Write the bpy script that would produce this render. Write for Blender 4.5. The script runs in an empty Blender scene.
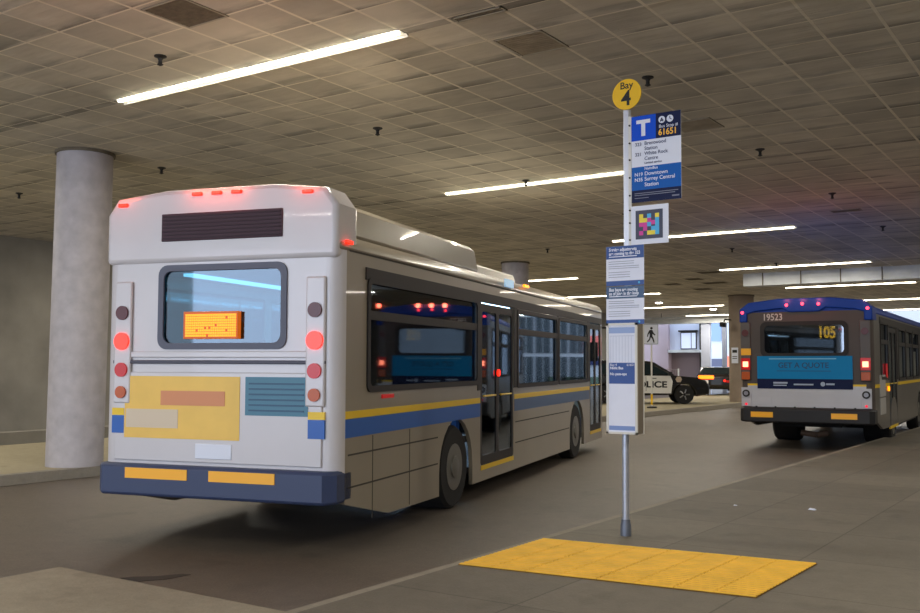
import bpy, bmesh, math, random
from mathutils import Vector, Matrix
random.seed(7)
sc = bpy.context.scene
C = sc.collection
PI = math.pi

# ------------------------------------------------------------------ camera
cam_data = bpy.data.cameras.new('camera')
cam_data.sensor_width = 36.0
cam_data.lens = 977.0 / 920.0 * 36.0
cam_data.clip_end = 400
cam = bpy.data.objects.new('camera', cam_data)
C.objects.link(cam)
RX = Vector((0.8231, 0.5678, 0.0081))      # camera right
UP = Vector((0.03394, -0.06342, 0.99741))  # camera up
FW = Vector((-0.56689, 0.82069, 0.07147))  # view direction
mw = Matrix((( RX.x, UP.x, -FW.x, 0.0),
             ( RX.y, UP.y, -FW.y, 0.0),
             ( RX.z, UP.z, -FW.z, 1.45),
             (0, 0, 0, 1)))
cam.matrix_world = mw
sc.camera = cam

# ------------------------------------------------------------------ view + world + lights
sc.view_settings.view_transform = 'Standard'
sc.view_settings.look = 'None'
sc.view_settings.gamma = 1.0
sc.view_settings.use_curve_mapping = False
sc.view_settings.exposure = 0.6

world = bpy.data.worlds.new('World')
sc.world = world
world.use_nodes = True
bg = world.node_tree.nodes['Background']
bg.inputs[0].default_value = (0.72, 0.84, 1.0, 1)
bg.inputs[1].default_value = 1.5

LAMP_POWER = 118.0        # each 4.8 m fluorescent run
LAMP_EMIT = 11.0
LAMP_COL = (1.0, 0.93, 0.80)

def area(name, loc, rot, sx, sy, power, col):
    l = bpy.data.lights.new(name, 'AREA')
    l.shape = 'RECTANGLE'; l.size = sx; l.size_y = sy
    l.energy = power; l.color = col
    o = bpy.data.objects.new(name, l); C.objects.link(o)
    o.location = loc; o.rotation_euler = rot
    return o
# daylight entering through the open portal of the bus bays behind the photographer
area('daylight_portal', (-7, -13.5, 2.6), (math.radians(90), 0, 0), 15, 4.2, 640, (0.68, 0.76, 1.0))

# ------------------------------------------------------------------ helpers
def s2l(c):
    return tuple(((v/255.0)/12.92 if v/255.0 <= 0.04045 else ((v/255.0+0.055)/1.055)**2.4) for v in c)

def mat(name, rgb, rough=0.6, metal=0.0, emit=None, strength=0.0, var=0.0, vscale=3.0, bump=0.0, bscale=40.0, spec=0.5, coat=0.0):
    m = bpy.data.materials.new(name); m.use_nodes = True
    nt = m.node_tree; b = nt.nodes['Principled BSDF']
    col = s2l(rgb) + (1,)
    b.inputs['Base Color'].default_value = col
    b.inputs['Roughness'].default_value = rough
    b.inputs['Metallic'].default_value = metal
    b.inputs['Specular IOR Level'].default_value = spec
    b.inputs['Coat Weight'].default_value = coat
    if emit:
        b.inputs['Emission Color'].default_value = s2l(emit) + (1,)
        b.inputs['Emission Strength'].default_value = strength
    if var or bump:
        tc = nt.nodes.new('ShaderNodeTexCoord')
    if var:
        n = nt.nodes.new('ShaderNodeTexNoise'); n.inputs['Scale'].default_value = vscale
        n.inputs['Detail'].default_value = 6
        nt.links.new(tc.outputs['Object'], n.inputs['Vector'])
        r = nt.nodes.new('ShaderNodeMapRange')
        r.inputs['From Min'].default_value = 0.3; r.inputs['From Max'].default_value = 0.7
        r.inputs['To Min'].default_value = 1 - var; r.inputs['To Max'].default_value = 1 + var*0.5
        nt.links.new(n.outputs['Fac'], r.inputs['Value'])
        mx = nt.nodes.new('ShaderNodeVectorMath'); mx.operation = 'SCALE'
        mx.inputs[0].default_value = col[:3]
        nt.links.new(r.outputs['Result'], mx.inputs['Scale'])
        nt.links.new(mx.outputs[0], b.inputs['Base Color'])
    if bump:
        n2 = nt.nodes.new('ShaderNodeTexNoise'); n2.inputs['Scale'].default_value = bscale
        n2.inputs['Detail'].default_value = 4
        nt.links.new(tc.outputs['Object'], n2.inputs['Vector'])
        bp = nt.nodes.new('ShaderNodeBump'); bp.inputs['Strength'].default_value = bump
        bp.inputs['Distance'].default_value = 0.01
        nt.links.new(n2.outputs['Fac'], bp.inputs['Height'])
        nt.links.new(bp.outputs[0], b.inputs['Normal'])
    return m

def glass(name, tint, gloss=0.12, rough=0.03):
    m = bpy.data.materials.new(name); m.use_nodes = True
    nt = m.node_tree; nt.nodes.clear()
    out = nt.nodes.new('ShaderNodeOutputMaterial')
    t = nt.nodes.new('ShaderNodeBsdfTransparent'); t.inputs[0].default_value = s2l(tint) + (1,)
    g = nt.nodes.new('ShaderNodeBsdfGlossy'); g.inputs['Roughness'].default_value = rough
    g.inputs[0].default_value = (0.8, 0.9, 1, 1)
    f = nt.nodes.new('ShaderNodeFresnel'); f.inputs[0].default_value = 1.5
    a = nt.nodes.new('ShaderNodeMath'); a.operation = 'ADD'; a.inputs[1].default_value = gloss; a.use_clamp = True
    mx = nt.nodes.new('ShaderNodeMixShader')
    nt.links.new(f.outputs[0], a.inputs[0]); nt.links.new(a.outputs[0], mx.inputs[0])
    nt.links.new(t.outputs[0], mx.inputs[1]); nt.links.new(g.outputs[0], mx.inputs[2])
    nt.links.new(mx.outputs[0], out.inputs[0])
    return m

class MB:
    """collects shapes for ONE mesh object"""
    def __init__(s): s.bm = bmesh.new()
    def hexa(s, pts):
        v = [s.bm.verts.new(p) for p in pts]
        for f in ((0,3,2,1),(4,5,6,7),(0,1,5,4),(1,2,6,5),(2,3,7,6),(3,0,4,7)):
            s.bm.faces.new([v[i] for i in f])
        return v
    def box(s, x0, x1, y0, y1, z0, z1):
        s.hexa([(x0,y0,z0),(x1,y0,z0),(x1,y1,z0),(x0,y1,z0),(x0,y0,z1),(x1,y0,z1),(x1,y1,z1),(x0,y1,z1)]); return s
    def tube(s, p0, p1, r0, r1=None, n=16):
        r1 = r0 if r1 is None else r1
        p0, p1 = Vector(p0), Vector(p1); d = (p1-p0).normalized()
        a = d.orthogonal().normalized(); b = d.cross(a)
        A = [s.bm.verts.new(p0 + (a*math.cos(t)+b*math.sin(t))*r0) for t in [2*PI*i/n for i in range(n)]]
        B = [s.bm.verts.new(p1 + (a*math.cos(t)+b*math.sin(t))*r1) for t in [2*PI*i/n for i in range(n)]]
        for i in range(n):
            s.bm.faces.new([A[i], A[(i+1)%n], B[(i+1)%n], B[i]])
        s.bm.faces.new(A[::-1]); s.bm.faces.new(B); return s
    def path(s, pts, r, n=8):
        for a, b in zip(pts[:-1], pts[1:]): s.tube(a, b, r, n=n)
        return s
    def lathe(s, prof, axis='z', c=(0,0,0), n=24):
        """prof: list of (radius, height) closed at ends"""
        c = Vector(c); rings = []
        for r, h in prof:
            ring = []
            for i in range(n):
                t = 2*PI*i/n; x, y = r*math.cos(t), r*math.sin(t)
                p = (x,y,h) if axis == 'z' else ((h,x,y) if axis == 'x' else (x,h,y))
                ring.append(s.bm.verts.new(c + Vector(p)))
            rings.append(ring)
        for a, b in zip(rings[:-1], rings[1:]):
            for i in range(n): s.bm.faces.new([a[i], a[(i+1)%n], b[(i+1)%n], b[i]])
        s.bm.faces.new(rings[0][::-1]); s.bm.faces.new(rings[-1]); return s
    def extrude(s, poly, f0, f1):
        """poly: 2D points; f0/f1 map (u,v) to 3D for both ends"""
        A = [s.bm.verts.new(f0(*p)) for p in poly]; B = [s.bm.verts.new(f1(*p)) for p in poly]
        n = len(poly)
        for i in range(n): s.bm.faces.new([A[i], A[(i+1)%n], B[(i+1)%n], B[i]])
        s.bm.faces.new(A[::-1]); s.bm.faces.new(B); return s
    def build(s, name, m, parent=None, bevel=0.0, seg=2, smooth=True):
        bmesh.ops.recalc_face_normals(s.bm, faces=s.bm.faces)
        me = bpy.data.meshes.new(name); s.bm.to_mesh(me); s.bm.free()
        me.materials.append(m)
        o = bpy.data.objects.new(name, me); C.objects.link(o)
        if parent: o.parent = parent
        if bevel:
            md = o.modifiers.new('bevel', 'BEVEL'); md.width = bevel; md.segments = seg
            md.limit_method = 'ANGLE'; md.angle_limit = math.radians(50)
        if smooth:
            for p in me.polygons: p.use_smooth = True
            me.set_sharp_from_angle(angle=math.radians(35))
        return o

def rrect(x0, x1, y0, y1, r, n=5):
    pts = []
    for cx, cy, a in ((x1-r,y1-r,0),(x0+r,y1-r,90),(x0+r,y0+r,180),(x1-r,y0+r,270)):
        for i in range(n+1):
            t = math.radians(a + 90*i/n); pts.append((cx+r*math.cos(t), cy+r*math.sin(t)))
    return pts

def plate(name, outer, holes, thick, matrix, m, parent=None):
    """flat sheet with holes in the (u,v) plane of `matrix`, thickness along its z, from 0 to thick"""
    cu = bpy.data.curves.new(name, 'CURVE'); cu.dimensions = '2D'; cu.fill_mode = 'BOTH'; cu.extrude = thick/2
    for pts in [outer] + list(holes):
        sp = cu.splines.new('POLY'); sp.points.add(len(pts)-1)
        for i, (u, v) in enumerate(pts): sp.points[i].co = (u, v, 0, 1)
        sp.use_cyclic_u = True
    co = bpy.data.objects.new(name, cu)
    me = bpy.data.meshes.new_from_object(co)
    bpy.data.objects.remove(co)
    me.transform(Matrix.Translation((0, 0, thick/2)))
    me.transform(matrix)
    me.name = name; me.materials.clear(); me.materials.append(m)
    o = bpy.data.objects.new(name, me); C.objects.link(o)
    if parent: o.parent = parent
    return o

def plane_matrix(origin, u, v):
    u, v = Vector(u), Vector(v); w = u.cross(v)
    M = Matrix((u, v, w)).transposed().to_4x4(); M.translation = Vector(origin); return M

def text(name, s, size, M, m, parent, align='LEFT', thick=0.0008, sx=1.0, bold=0.0):
    cu = bpy.data.curves.new(name, 'FONT'); cu.body = s; cu.size = size; cu.extrude = thick
    cu.align_x = align; cu.align_y = 'CENTER'; cu.offset = bold; cu.space_line = 0.9
    co = bpy.data.objects.new(name, cu)
    me = bpy.data.meshes.new_from_object(co)
    bpy.data.objects.remove(co)
    me.transform(Matrix.Scale(sx, 4, (1,0,0))); me.transform(M)
    me.name = name; me.materials.clear(); me.materials.append(m)
    o = bpy.data.objects.new(name, me); C.objects.link(o)
    if parent: o.parent = parent
    return o

def empty(name, loc, rz=0, rx=0):
    o = bpy.data.objects.new(name, None); C.objects.link(o)
    o.location = loc; o.rotation_euler = (rx, 0, rz); return o
def tag(o, label=None, cat=None, group=None, kind=None):
    if label: o['label'] = label
    if cat: o['category'] = cat
    if group: o['group'] = group
    if kind: o['kind'] = kind
    return o
def copy_tree(o, parent=None):
    c = o.copy(); C.objects.link(c)
    if parent: c.parent = parent
    for ch in list(o.children): copy_tree(ch, c)
    return c

SLOPE = 0.015
def zp(y): return SLOPE*(y-9.0)            # platform surface
def zr(y): return -0.15 + SLOPE*(y-9.0)    # road surface
CEIL = 5.0

# ------------------------------------------------------------------ materials
def node_ceiling():
    m = bpy.data.materials.new('ceiling_tiles'); m.use_nodes = True
    nt = m.node_tree; N = nt.nodes.new; L = nt.links.new
    b = nt.nodes['Principled BSDF']; b.inputs['Roughness'].default_value = 0.85
    tc = N('ShaderNodeTexCoord'); sep = N('ShaderNodeSeparateXYZ'); L(tc.outputs['Object'], sep.inputs[0])
    def M(op, a, b2=None, c=None):
        n = N('ShaderNodeMath'); n.operation = op
        for i, v in enumerate((a, b2, c)):
            if v is None: continue
            if isinstance(v, (int, float)): n.inputs[i].default_value = v
            else: L(v, n.inputs[i])
        return n.outputs[0]
    X, Y = sep.outputs[0], sep.outputs[1]
    TX, TY = 0.5975, 0.6333
    ux = M('DIVIDE', M('ADD', X, 5.53 + TX*100), TX)
    fx = M('FRACT', ux); ix = M('FLOOR', ux)
    py = M('MODULO', M('ADD', Y, 7.74*10 - 7.71), 7.74)     # 0 at a lamp strip
    strip = M('LESS_THAN', py, 0.14)
    uy = M('DIVIDE', M('SUBTRACT', py, 0.14), TY)
    fy = M('FRACT', uy)
    iy = M('FLOOR', M('DIVIDE', M('ADD', Y, 100), TY))
    ex = M('MULTIPLY', M('MINIMUM', fx, M('SUBTRACT', 1.0, fx)), TX)
    ey0 = M('MULTIPLY', M('MINIMUM', fy, M('SUBTRACT', 1.0, fy)), TY)
    ey = M('ADD', ey0, M('MULTIPLY', strip, 1.0))
    bar = M('MAXIMUM', M('LESS_THAN', ex, 0.018), M('LESS_THAN', ey, 0.013))
    bar = M('MULTIPLY', bar, M('ADD', 0.3, 0.7))
    # per tile tone
    comb = N('ShaderNodeCombineXYZ'); L(ix, comb.inputs[0]); L(iy, comb.inputs[1])
    wn = N('ShaderNodeTexWhiteNoise'); wn.noise_dimensions = '2D'; L(comb.outputs[0], wn.inputs['Vector'])
    nz = N('ShaderNodeTexNoise'); nz.inputs['Scale'].default_value = 1.1; nz.inputs['Detail'].default_value = 7
    L(tc.outputs['Object'], nz.inputs['Vector'])
    # grime plus edge shade painted into one side of the sagging tiles
    mp = N('ShaderNodeMapping'); mp.inputs['Scale'].default_value = (1.3, 5.0, 1)
    L(tc.outputs['Object'], mp.inputs['Vector'])
    nz2 = N('ShaderNodeTexNoise'); nz2.inputs['Scale'].default_value = 1.0; nz2.inputs['Detail'].default_value = 5
    L(mp.outputs[0], nz2.inputs['Vector'])
    edge = N('ShaderNodeMapRange'); L(fy, edge.inputs['Value'])
    edge.inputs['From Min'].default_value = 0.62; edge.inputs['From Max'].default_value = 1.0
    edge.inputs['To Min'].default_value = 0.0; edge.inputs['To Max'].default_value = 1.0
    g = N('ShaderNodeMapRange'); L(nz2.outputs['Fac'], g.inputs['Value'])
    g.inputs['From Min'].default_value = 0.42; g.inputs['From Max'].default_value = 0.62
    gr = M('MULTIPLY', edge.outputs[0], g.outputs[0])
    tone = M('ADD', 0.82, M('MULTIPLY', wn.outputs['Value'], 0.26))
    tone = M('MULTIPLY', tone, M('ADD', 0.62, M('MULTIPLY', nz.outputs['Fac'], 0.76)))
    tone = M('MULTIPLY', tone, M('SUBTRACT', 1.0, M('MULTIPLY', gr, 0.6)))
    tone = M('MULTIPLY', tone, M('SUBTRACT', 1.0, M('MULTIPLY', strip, 0.35)))
    sc1 = N('ShaderNodeVectorMath'); sc1.operation = 'SCALE'; sc1.inputs[0].default_value = s2l((204, 197, 180))
    L(tone, sc1.inputs['Scale'])
    mx = N('ShaderNodeMix'); mx.data_type = 'RGBA'
    L(bar, mx.inputs[0]); L(sc1.outputs[0], mx.inputs[6]); mx.inputs[7].default_value = s2l((232, 224, 204)) + (1,)
    L(mx.outputs[2], b.inputs['Base Color'])
    # sag of each tile + bar relief
    sx_ = M('MULTIPLY', M('MULTIPLY', fx, M('SUBTRACT', 1.0, fx)), M('MULTIPLY', fy, M('SUBTRACT', 1.0, fy)))
    hh = M('ADD', M('MULTIPLY', sx_, M('MULTIPLY', wn.outputs['Value'], 0.25)), M('MULTIPLY', nz2.outputs['Fac'], 0.03))
    hh = M('SUBTRACT', hh, M('MULTIPLY', bar, 0.012))
    bp = N('ShaderNodeBump'); bp.inputs['Strength'].default_value = 0.6; bp.inputs['Distance'].default_value = 1.0
    bp.invert = True
    L(hh, bp.inputs['Height']); L(bp.outputs[0], b.inputs['Normal'])
    return m

def node_ground(name, rgb, scale, var, speck, joints=None, patch=0.0, rough=0.85):
    m = bpy.data.materials.new(name); m.use_nodes = True
    nt = m.node_tree; N = nt.nodes.new; L = nt.links.new
    b = nt.nodes['Principled BSDF']; b.inputs['Roughness'].default_value = rough
    b.inputs['Specular IOR Level'].default_value = 0.35
    tc = N('ShaderNodeTexCoord')
    def M(op, a, b2=None):
        n = N('ShaderNodeMath'); n.operation = op
        for i, v in enumerate((a, b2)):
            if v is None: continue
            if isinstance(v, (int, float)): n.inputs[i].default_value = v
            else: L(v, n.inputs[i])
        return n.outputs[0]
    n1 = N('ShaderNodeTexNoise'); n1.inputs['Scale'].default_value = scale; n1.inputs['Detail'].default_value = 8
    n1.inputs['Roughness'].default_value = 0.6
    L(tc.outputs['Object'], n1.inputs['Vector'])
    n2 = N('ShaderNodeTexNoise'); n2.inputs['Scale'].default_value = 55; n2.inputs['Detail'].default_value = 3
    L(tc.outputs['Object'], n2.inputs['Vector'])
    tone = M('ADD', 1.0-var, M('MULTIPLY', n1.outputs['Fac'], 2*var))
    tone = M('MULTIPLY', tone, M('ADD', 1-speck, M('MULTIPLY', n2.outputs['Fac'], 2*speck)))
    n3 = N('ShaderNodeTexNoise'); n3.inputs['Scale'].default_value = 6.5; n3.inputs['Detail'].default_value = 8
    n3.inputs['Roughness'].default_value = 0.75
    L(tc.outputs['Object'], n3.inputs['Vector'])
    tone = M('MULTIPLY', tone, M('ADD', 0.72, M('MULTIPLY', n3.outputs['Fac'], 0.56)))
    n4 = N('ShaderNodeTexNoise'); n4.inputs['Scale'].default_value = 1.7; n4.inputs['Detail'].default_value = 3
    L(tc.outputs['Object'], n4.inputs['Vector'])
    st = N('ShaderNodeMapRange'); L(n4.outputs['Fac'], st.inputs['Value'])
    st.inputs['From Min'].default_value = 0.60; st.inputs['From Max'].default_value = 0.70
    st.inputs['To Min'].default_value = 1.0; st.inputs['To Max'].default_value = 0.82
    tone = M('MULTIPLY', tone, st.outputs[0])
    sep = N('ShaderNodeSeparateXYZ'); L(tc.outputs['Object'], sep.inputs[0])
    if joints:
        jx, jy, ox, oy, w = joints
        fx = M('FRACT', M('DIVIDE', M('ADD', sep.outputs[0], ox+jx*50), jx)); fy = M('FRACT', M('DIVIDE', M('ADD', sep.outputs[1], oy+jy*50), jy))
        dx = M('MULTIPLY', M('MINIMUM', fx, M('SUBTRACT', 1.0, fx)), jx)
        dy = M('MULTIPLY', M('MINIMUM', fy, M('SUBTRACT', 1.0, fy)), jy)
        j = M('LESS_THAN', M('MINIMUM', dx, dy), w)
        tone = M('MULTIPLY', tone, M('SUBTRACT', 1.0, M('MULTIPLY', j, 0.35)))
        cb = N('ShaderNodeCombineXYZ')
        L(M('FLOOR', M('DIVIDE', M('ADD', sep.outputs[0], ox+jx*50), jx)), cb.inputs[0])
        L(M('FLOOR', M('DIVIDE', M('ADD', sep.outputs[1], oy+jy*50), jy)), cb.inputs[1])
        wn = N('ShaderNodeTexWhiteNoise'); wn.noise_dimensions = '2D'; L(cb.outputs[0], wn.inputs['Vector'])
        tone = M('MULTIPLY', tone, M('ADD', 1-patch, M('MULTIPLY', wn.outputs['Value'], 2*patch)))
    s = N('ShaderNodeVectorMath'); s.operation = 'SCALE'; s.inputs[0].default_value = s2l(rgb)
    L(tone, s.inputs['Scale'])
    # pale grit
    v = N('ShaderNodeTexVoronoi'); v.inputs['Scale'].default_value = 9; L(tc.outputs['Object'], v.inputs['Vector'])
    pk = M('LESS_THAN', v.outputs['Distance'], 0.045)
    mx = N('ShaderNodeMix'); mx.data_type = 'RGBA'; L(M('MULTIPLY', pk, 0.35), mx.inputs[0])
    L(s.outputs[0], mx.inputs[6]); mx.inputs[7].default_value = (0.3, 0.29, 0.27, 1)
    L(mx.outputs[2], b.inputs['Base Color'])
    bp = N('ShaderNodeBump'); bp.inputs['Strength'].default_value = 0.35; bp.inputs['Distance'].default_value = 0.01
    L(n2.outputs['Fac'], bp.inputs['Height']); L(bp.outputs[0], b.inputs['Normal'])
    return m

M_ceil = node_ceiling()
M_road = node_ground('asphalt', (100, 91, 81), 0.55, 0.25, 0.35, rough=0.5)
M_plat = node_ground('platform_concrete', (108, 102, 91), 0.8, 0.2, 0.14, joints=(1.13, 1.35, 2.29, -5.62, 0.008), patch=0.1, rough=0.7)
M_plat2 = node_ground('far_platform_concrete', (160, 150, 124), 0.8, 0.12, 0.1)
M_slab = node_ground('road_slab_concrete', (150, 142, 126), 0.9, 0.14, 0.15)
M_curb = node_ground('curb_concrete', (140, 133, 121), 2.0, 0.15, 0.12)
M_wall = mat('stained_concrete_wall', (150, 145, 134), 0.9, var=0.3, vscale=0.7, bump=0.3, bscale=12)
M_col = mat('painted_column', (186, 180, 182), 0.6, var=0.16, vscale=5, bump=0.35, bscale=18)
M_colbrown = mat('bare_concrete_column', (150, 134, 118), 0.8, var=0.2, vscale=1.5, bump=0.2)
M_beam = mat('pale_beam', (226, 230, 232), 0.8, var=0.25, vscale=1.2)
M_tube = mat('fluorescent_tube', (255, 250, 235), 0.5, emit=(255, 244, 218), strength=LAMP_EMIT)
M_white = mat('white_enamel', (214, 212, 205), 0.45)
M_vent2 = mat('stained_tile', (158, 144, 120), 0.8, var=0.3, vscale=4)
M_vent = mat('dark_vent', (112, 102, 84), 0.8, var=0.25, vscale=12)
M_darkm = mat('dark_metal', (42, 40, 38), 0.5, metal=0.3)
M_yel = mat('tactile_yellow', (238, 184, 52), 0.65, var=0.14, vscale=5)
M_yelbase = mat('tactile_yellow_dirt_shade', (120, 86, 24), 0.8, var=0.25, vscale=8)  # groove colour darkened for dirt and the shade between ridges
M_steel = mat('galvanised_steel', (178, 184, 196), 0.38, metal=0.55, var=0.1, vscale=20)
M_alu = mat('aluminium_frame', (196, 200, 210), 0.35, metal=0.4)
M_signwhite = mat('sign_white', (222, 226, 238), 0.4)
M_paper = mat('paper_white', (226, 230, 244), 0.5, var=0.03, vscale=8)
M_navy = mat('navy_vinyl', (10, 24, 66), 0.5, spec=0.2)
M_blue = mat('royal_blue_vinyl', (4, 78, 205), 0.5, spec=0.2)
M_mid = mat('mid_blue_vinyl', (14, 92, 176), 0.5, spec=0.2)
M_header = mat('header_blue_print', (32, 74, 142), 0.45)
M_header2 = mat('slate_blue_print', (52, 84, 122), 0.45)
M_busyel = mat('sign_yellow', (240, 190, 8), 0.4)
M_black = mat('black_print', (14, 14, 16), 0.5)
M_grprint = mat('grey_print', (120, 124, 140), 0.6)
M_gold = mat('gold_print', (246, 186, 50), 0.5)
M_rubber = mat('tyre_rubber', (24, 23, 23), 0.85, var=0.2, vscale=10)
M_rim = mat('wheel_rim', (120, 118, 112), 0.45, metal=0.6)
M_under = mat('underbody_black', (18, 18, 18), 0.8)
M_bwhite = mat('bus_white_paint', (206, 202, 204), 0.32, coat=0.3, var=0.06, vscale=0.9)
M_bside = mat('bus_white_shaded', (146, 137, 121), 0.38, coat=0.3, var=0.08, vscale=0.8)  # white bus paint with the dimmer side light put into its colour
M_bgrey = mat('bus_grey_paint', (84, 76, 73), 0.5, spec=0.3, var=0.08, vscale=1.2)
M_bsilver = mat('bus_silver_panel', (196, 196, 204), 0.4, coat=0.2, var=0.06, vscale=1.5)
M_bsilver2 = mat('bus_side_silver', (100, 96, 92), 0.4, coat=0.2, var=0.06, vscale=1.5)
M_bblue = mat('bus_blue_paint', (10, 62, 160), 0.45, spec=0.25)
M_strY = mat('stripe_yellow', (236, 196, 20), 0.4)
M_strB = mat('stripe_blue', (30, 92, 176), 0.4)
M_bumper = mat('bumper_rubber', (32, 32, 36), 0.55)
M_bumperB = mat('bumper_blue_black', (54, 66, 98), 0.5)
M_gasket = mat('window_gasket', (26, 20, 19), 0.6)
M_grille = mat('maroon_grille', (66, 42, 52), 0.7)
M_glass = glass('bus_glass', (160, 190, 215), 0.08)
M_glassD = glass('dark_bus_glass', (76, 84, 94), 0.10)
M_glassT = glass('teal_rear_glass', (130, 165, 172), 0.03)
M_seat = mat('seat_blue_fabric', (60, 100, 160), 0.8, var=0.2, vscale=9)
M_inner = mat('bus_interior', (120, 138, 158), 0.7)
M_innerD = mat('bus_interior_dark', (52, 52, 56), 0.7)
M_inlamp = mat('interior_lamp', (200, 230, 255), 0.5, emit=(175, 212, 240), strength=5.0)
M_inlampW = mat('interior_lamp_dim', (220, 220, 210), 0.5, emit=(225, 225, 215), strength=1.2)
M_red = mat('red_lamp', (255, 50, 30), 0.3, emit=(255, 34, 16), strength=1.7)
M_redhot = mat('lit_brake_lamp', (255, 120, 90), 0.3, emit=(255, 130, 95), strength=3.5)
M_redlens = mat('red_lens', (150, 18, 20), 0.3, emit=(200, 20, 20), strength=0.25)
M_reddull = mat('unlit_red_lens', (84, 20, 26), 0.35)
M_amber = mat('amber_lamp', (255, 150, 20), 0.3, emit=(255, 140, 10), strength=1.6)
M_amberdull = mat('amber_lens', (190, 84, 20), 0.35)
M_reflA = mat('amber_reflector', (238, 172, 40), 0.4, emit=(255, 170, 30), strength=0.06)
M_led = mat('amber_led', (255, 200, 40), 0.4, emit=(255, 170, 30), strength=45)
M_ledO = mat('orange_led', (255, 140, 10), 0.4, emit=(255, 132, 4), strength=1.15)
M_cyan = mat('cyan_advert', (10, 130, 190), 0.5, spec=0.2)
M_adink = mat('advert_ink', (12, 70, 110), 0.5)
M_advY = mat('advert_yellow', (240, 196, 90), 0.45, var=0.08, vscale=3)
M_advO = mat('advert_orange', (214, 140, 92), 0.45)
M_advT = mat('advert_teal', (70, 124, 146), 0.45)
M_pink = mat('magenta_print', (206, 56, 150), 0.5)
M_sky = mat('sky_blue_print', (70, 176, 226), 0.5)
M_lemon = mat('lemon_print', (236, 216, 60), 0.5)
M_slate = mat('slate_print', (58, 62, 84), 0.5)

# ------------------------------------------------------------------ the setting
def sloped(name, x0, x1, y0, y1, zf, m, thick=0.3, parent=None):
    b = MB()
    b.hexa([(x0,y0,zf(y0)-thick),(x1,y0,zf(y0)-thick),(x1,y1,zf(y1)-thick),(x0,y1,zf(y1)-thick),
            (x0,y0,zf(y0)),(x1,y0,zf(y0)),(x1,y1,zf(y1)),(x0,y1,zf(y1))])
    return b.build(name, m, parent, smooth=False)
tag(sloped('road', -26, 14, -14, 100, zr, M_road), kind='structure')
tag(sloped('platform', -4.47, 14, -13, 50, zp, M_plat), kind='structure')
tag(sloped('platform_curb', -4.55, -4.47, -13, 50, zp, M_curb), kind='structure')
tag(sloped('far_platform', -18.4, -13.56, -13, 60, zp, M_plat2), kind='structure')
tag(sloped('far_platform_curb', -13.56, -13.38, -13, 60, zp, M_curb), kind='structure')
tag(sloped('road_slab', -7.64, -4.535, -10, 5.06, lambda y: zr(y)+0.006, M_slab, 0.02), kind='structure')
tag(sloped('barrier_kerb', -18.75, -18.4, -13, 40, lambda y: zp(y)+0.24, M_wall, 0.5), kind='structure')
tag(MB().box(-26, 14, -14, 54, CEIL, CEIL+0.3).build('ceiling', M_ceil, smooth=False), kind='structure')
tag(MB().box(-24.6, -24.0, -14, 54, -1, CEIL).build('wall_left', M_wall, smooth=False), kind='structure')
tag(MB().box(12.0, 12.4, -14, 54, -1, CEIL).build('wall_right', M_wall, smooth=False), kind='structure')
tag(MB().box(-7.0, 12.4, 54.0, 54.4, -1, CEIL).build('reflection_block_wall', M_wall, smooth=False), kind='structure')  # unseen end wall added to keep daylight reflections off the parked bus
# shallow beam across the right-hand bay
bm_ = MB().box(-10.85, 6, 32.6, 33.2, CEIL-0.42, CEIL)
beam = tag(bm_.build('trim_1', M_beam, smooth=False), kind='structure')
jb = MB()
for i in range(13): jb.box(-10.2+i*1.25, -10.17+i*1.25, 32.57, 32.6, CEIL-0.42, CEIL)
jb.build('joint', M_vent, beam, smooth=False)

def column(x, y, r, m, label, zb=None):
    zb = zp(y) if zb is None else zb
    root = tag(empty('round_column', (x, y, zb)), kind='structure')
    MB().tube((0,0,-0.05), (0,0,CEIL-zb), r, n=48).build('shaft', m, root)
    MB().lathe([(r+0.03,CEIL-zb-0.05),(r+0.03,CEIL-zb-0.001)], n=48).build('top_shade_ring', M_vent, root)  # added dark ring standing in for the shading at the column top
    return root
column(-13.84, 9.36, 0.43, M_col, '')
column(-15.75, 25.8, 0.42, M_col, '')
farc = column(-13.75, 41.0, 0.52, M_colbrown, '')

# ------------------------------------------------------------------ lamps
WHERE_ROW = {7.76: 'nearest', 15.5: 'second', 23.24: 'third', 30.98: 'fourth', 38.5: 'fifth', 46.1: 'sixth', 53.6: 'seventh'}
def make_lamp():
    root = empty('fluorescent_light', (0,0,CEIL))
    MB().box(-2.4, 2.4, -0.05, 0.13, -0.006, -0.001).build('housing', M_white, root, smooth=False)
    MB().box(-2.37, 2.37, -0.025, 0.02, -0.032, -0.007).build('tube', M_tube, root, bevel=0.01)
    rf = MB(); rf.extrude([(0.075,-0.006),(0.10,-0.026),(0.106,-0.036),(0.095,-0.006)], lambda u,v:(-2.41,u-0.0,v), lambda u,v:(2.41,u,v))
    rf.build('reflector', M_white, root, smooth=False)
    return root
lamp0 = make_lamp(); first = True
DX = {7.76: 0.2, 15.3: 0.05}
colpos = {-18.5: 'over the left platform', -8.65: 'over the bus lane', 1.2: 'over the right platform'}
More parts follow.
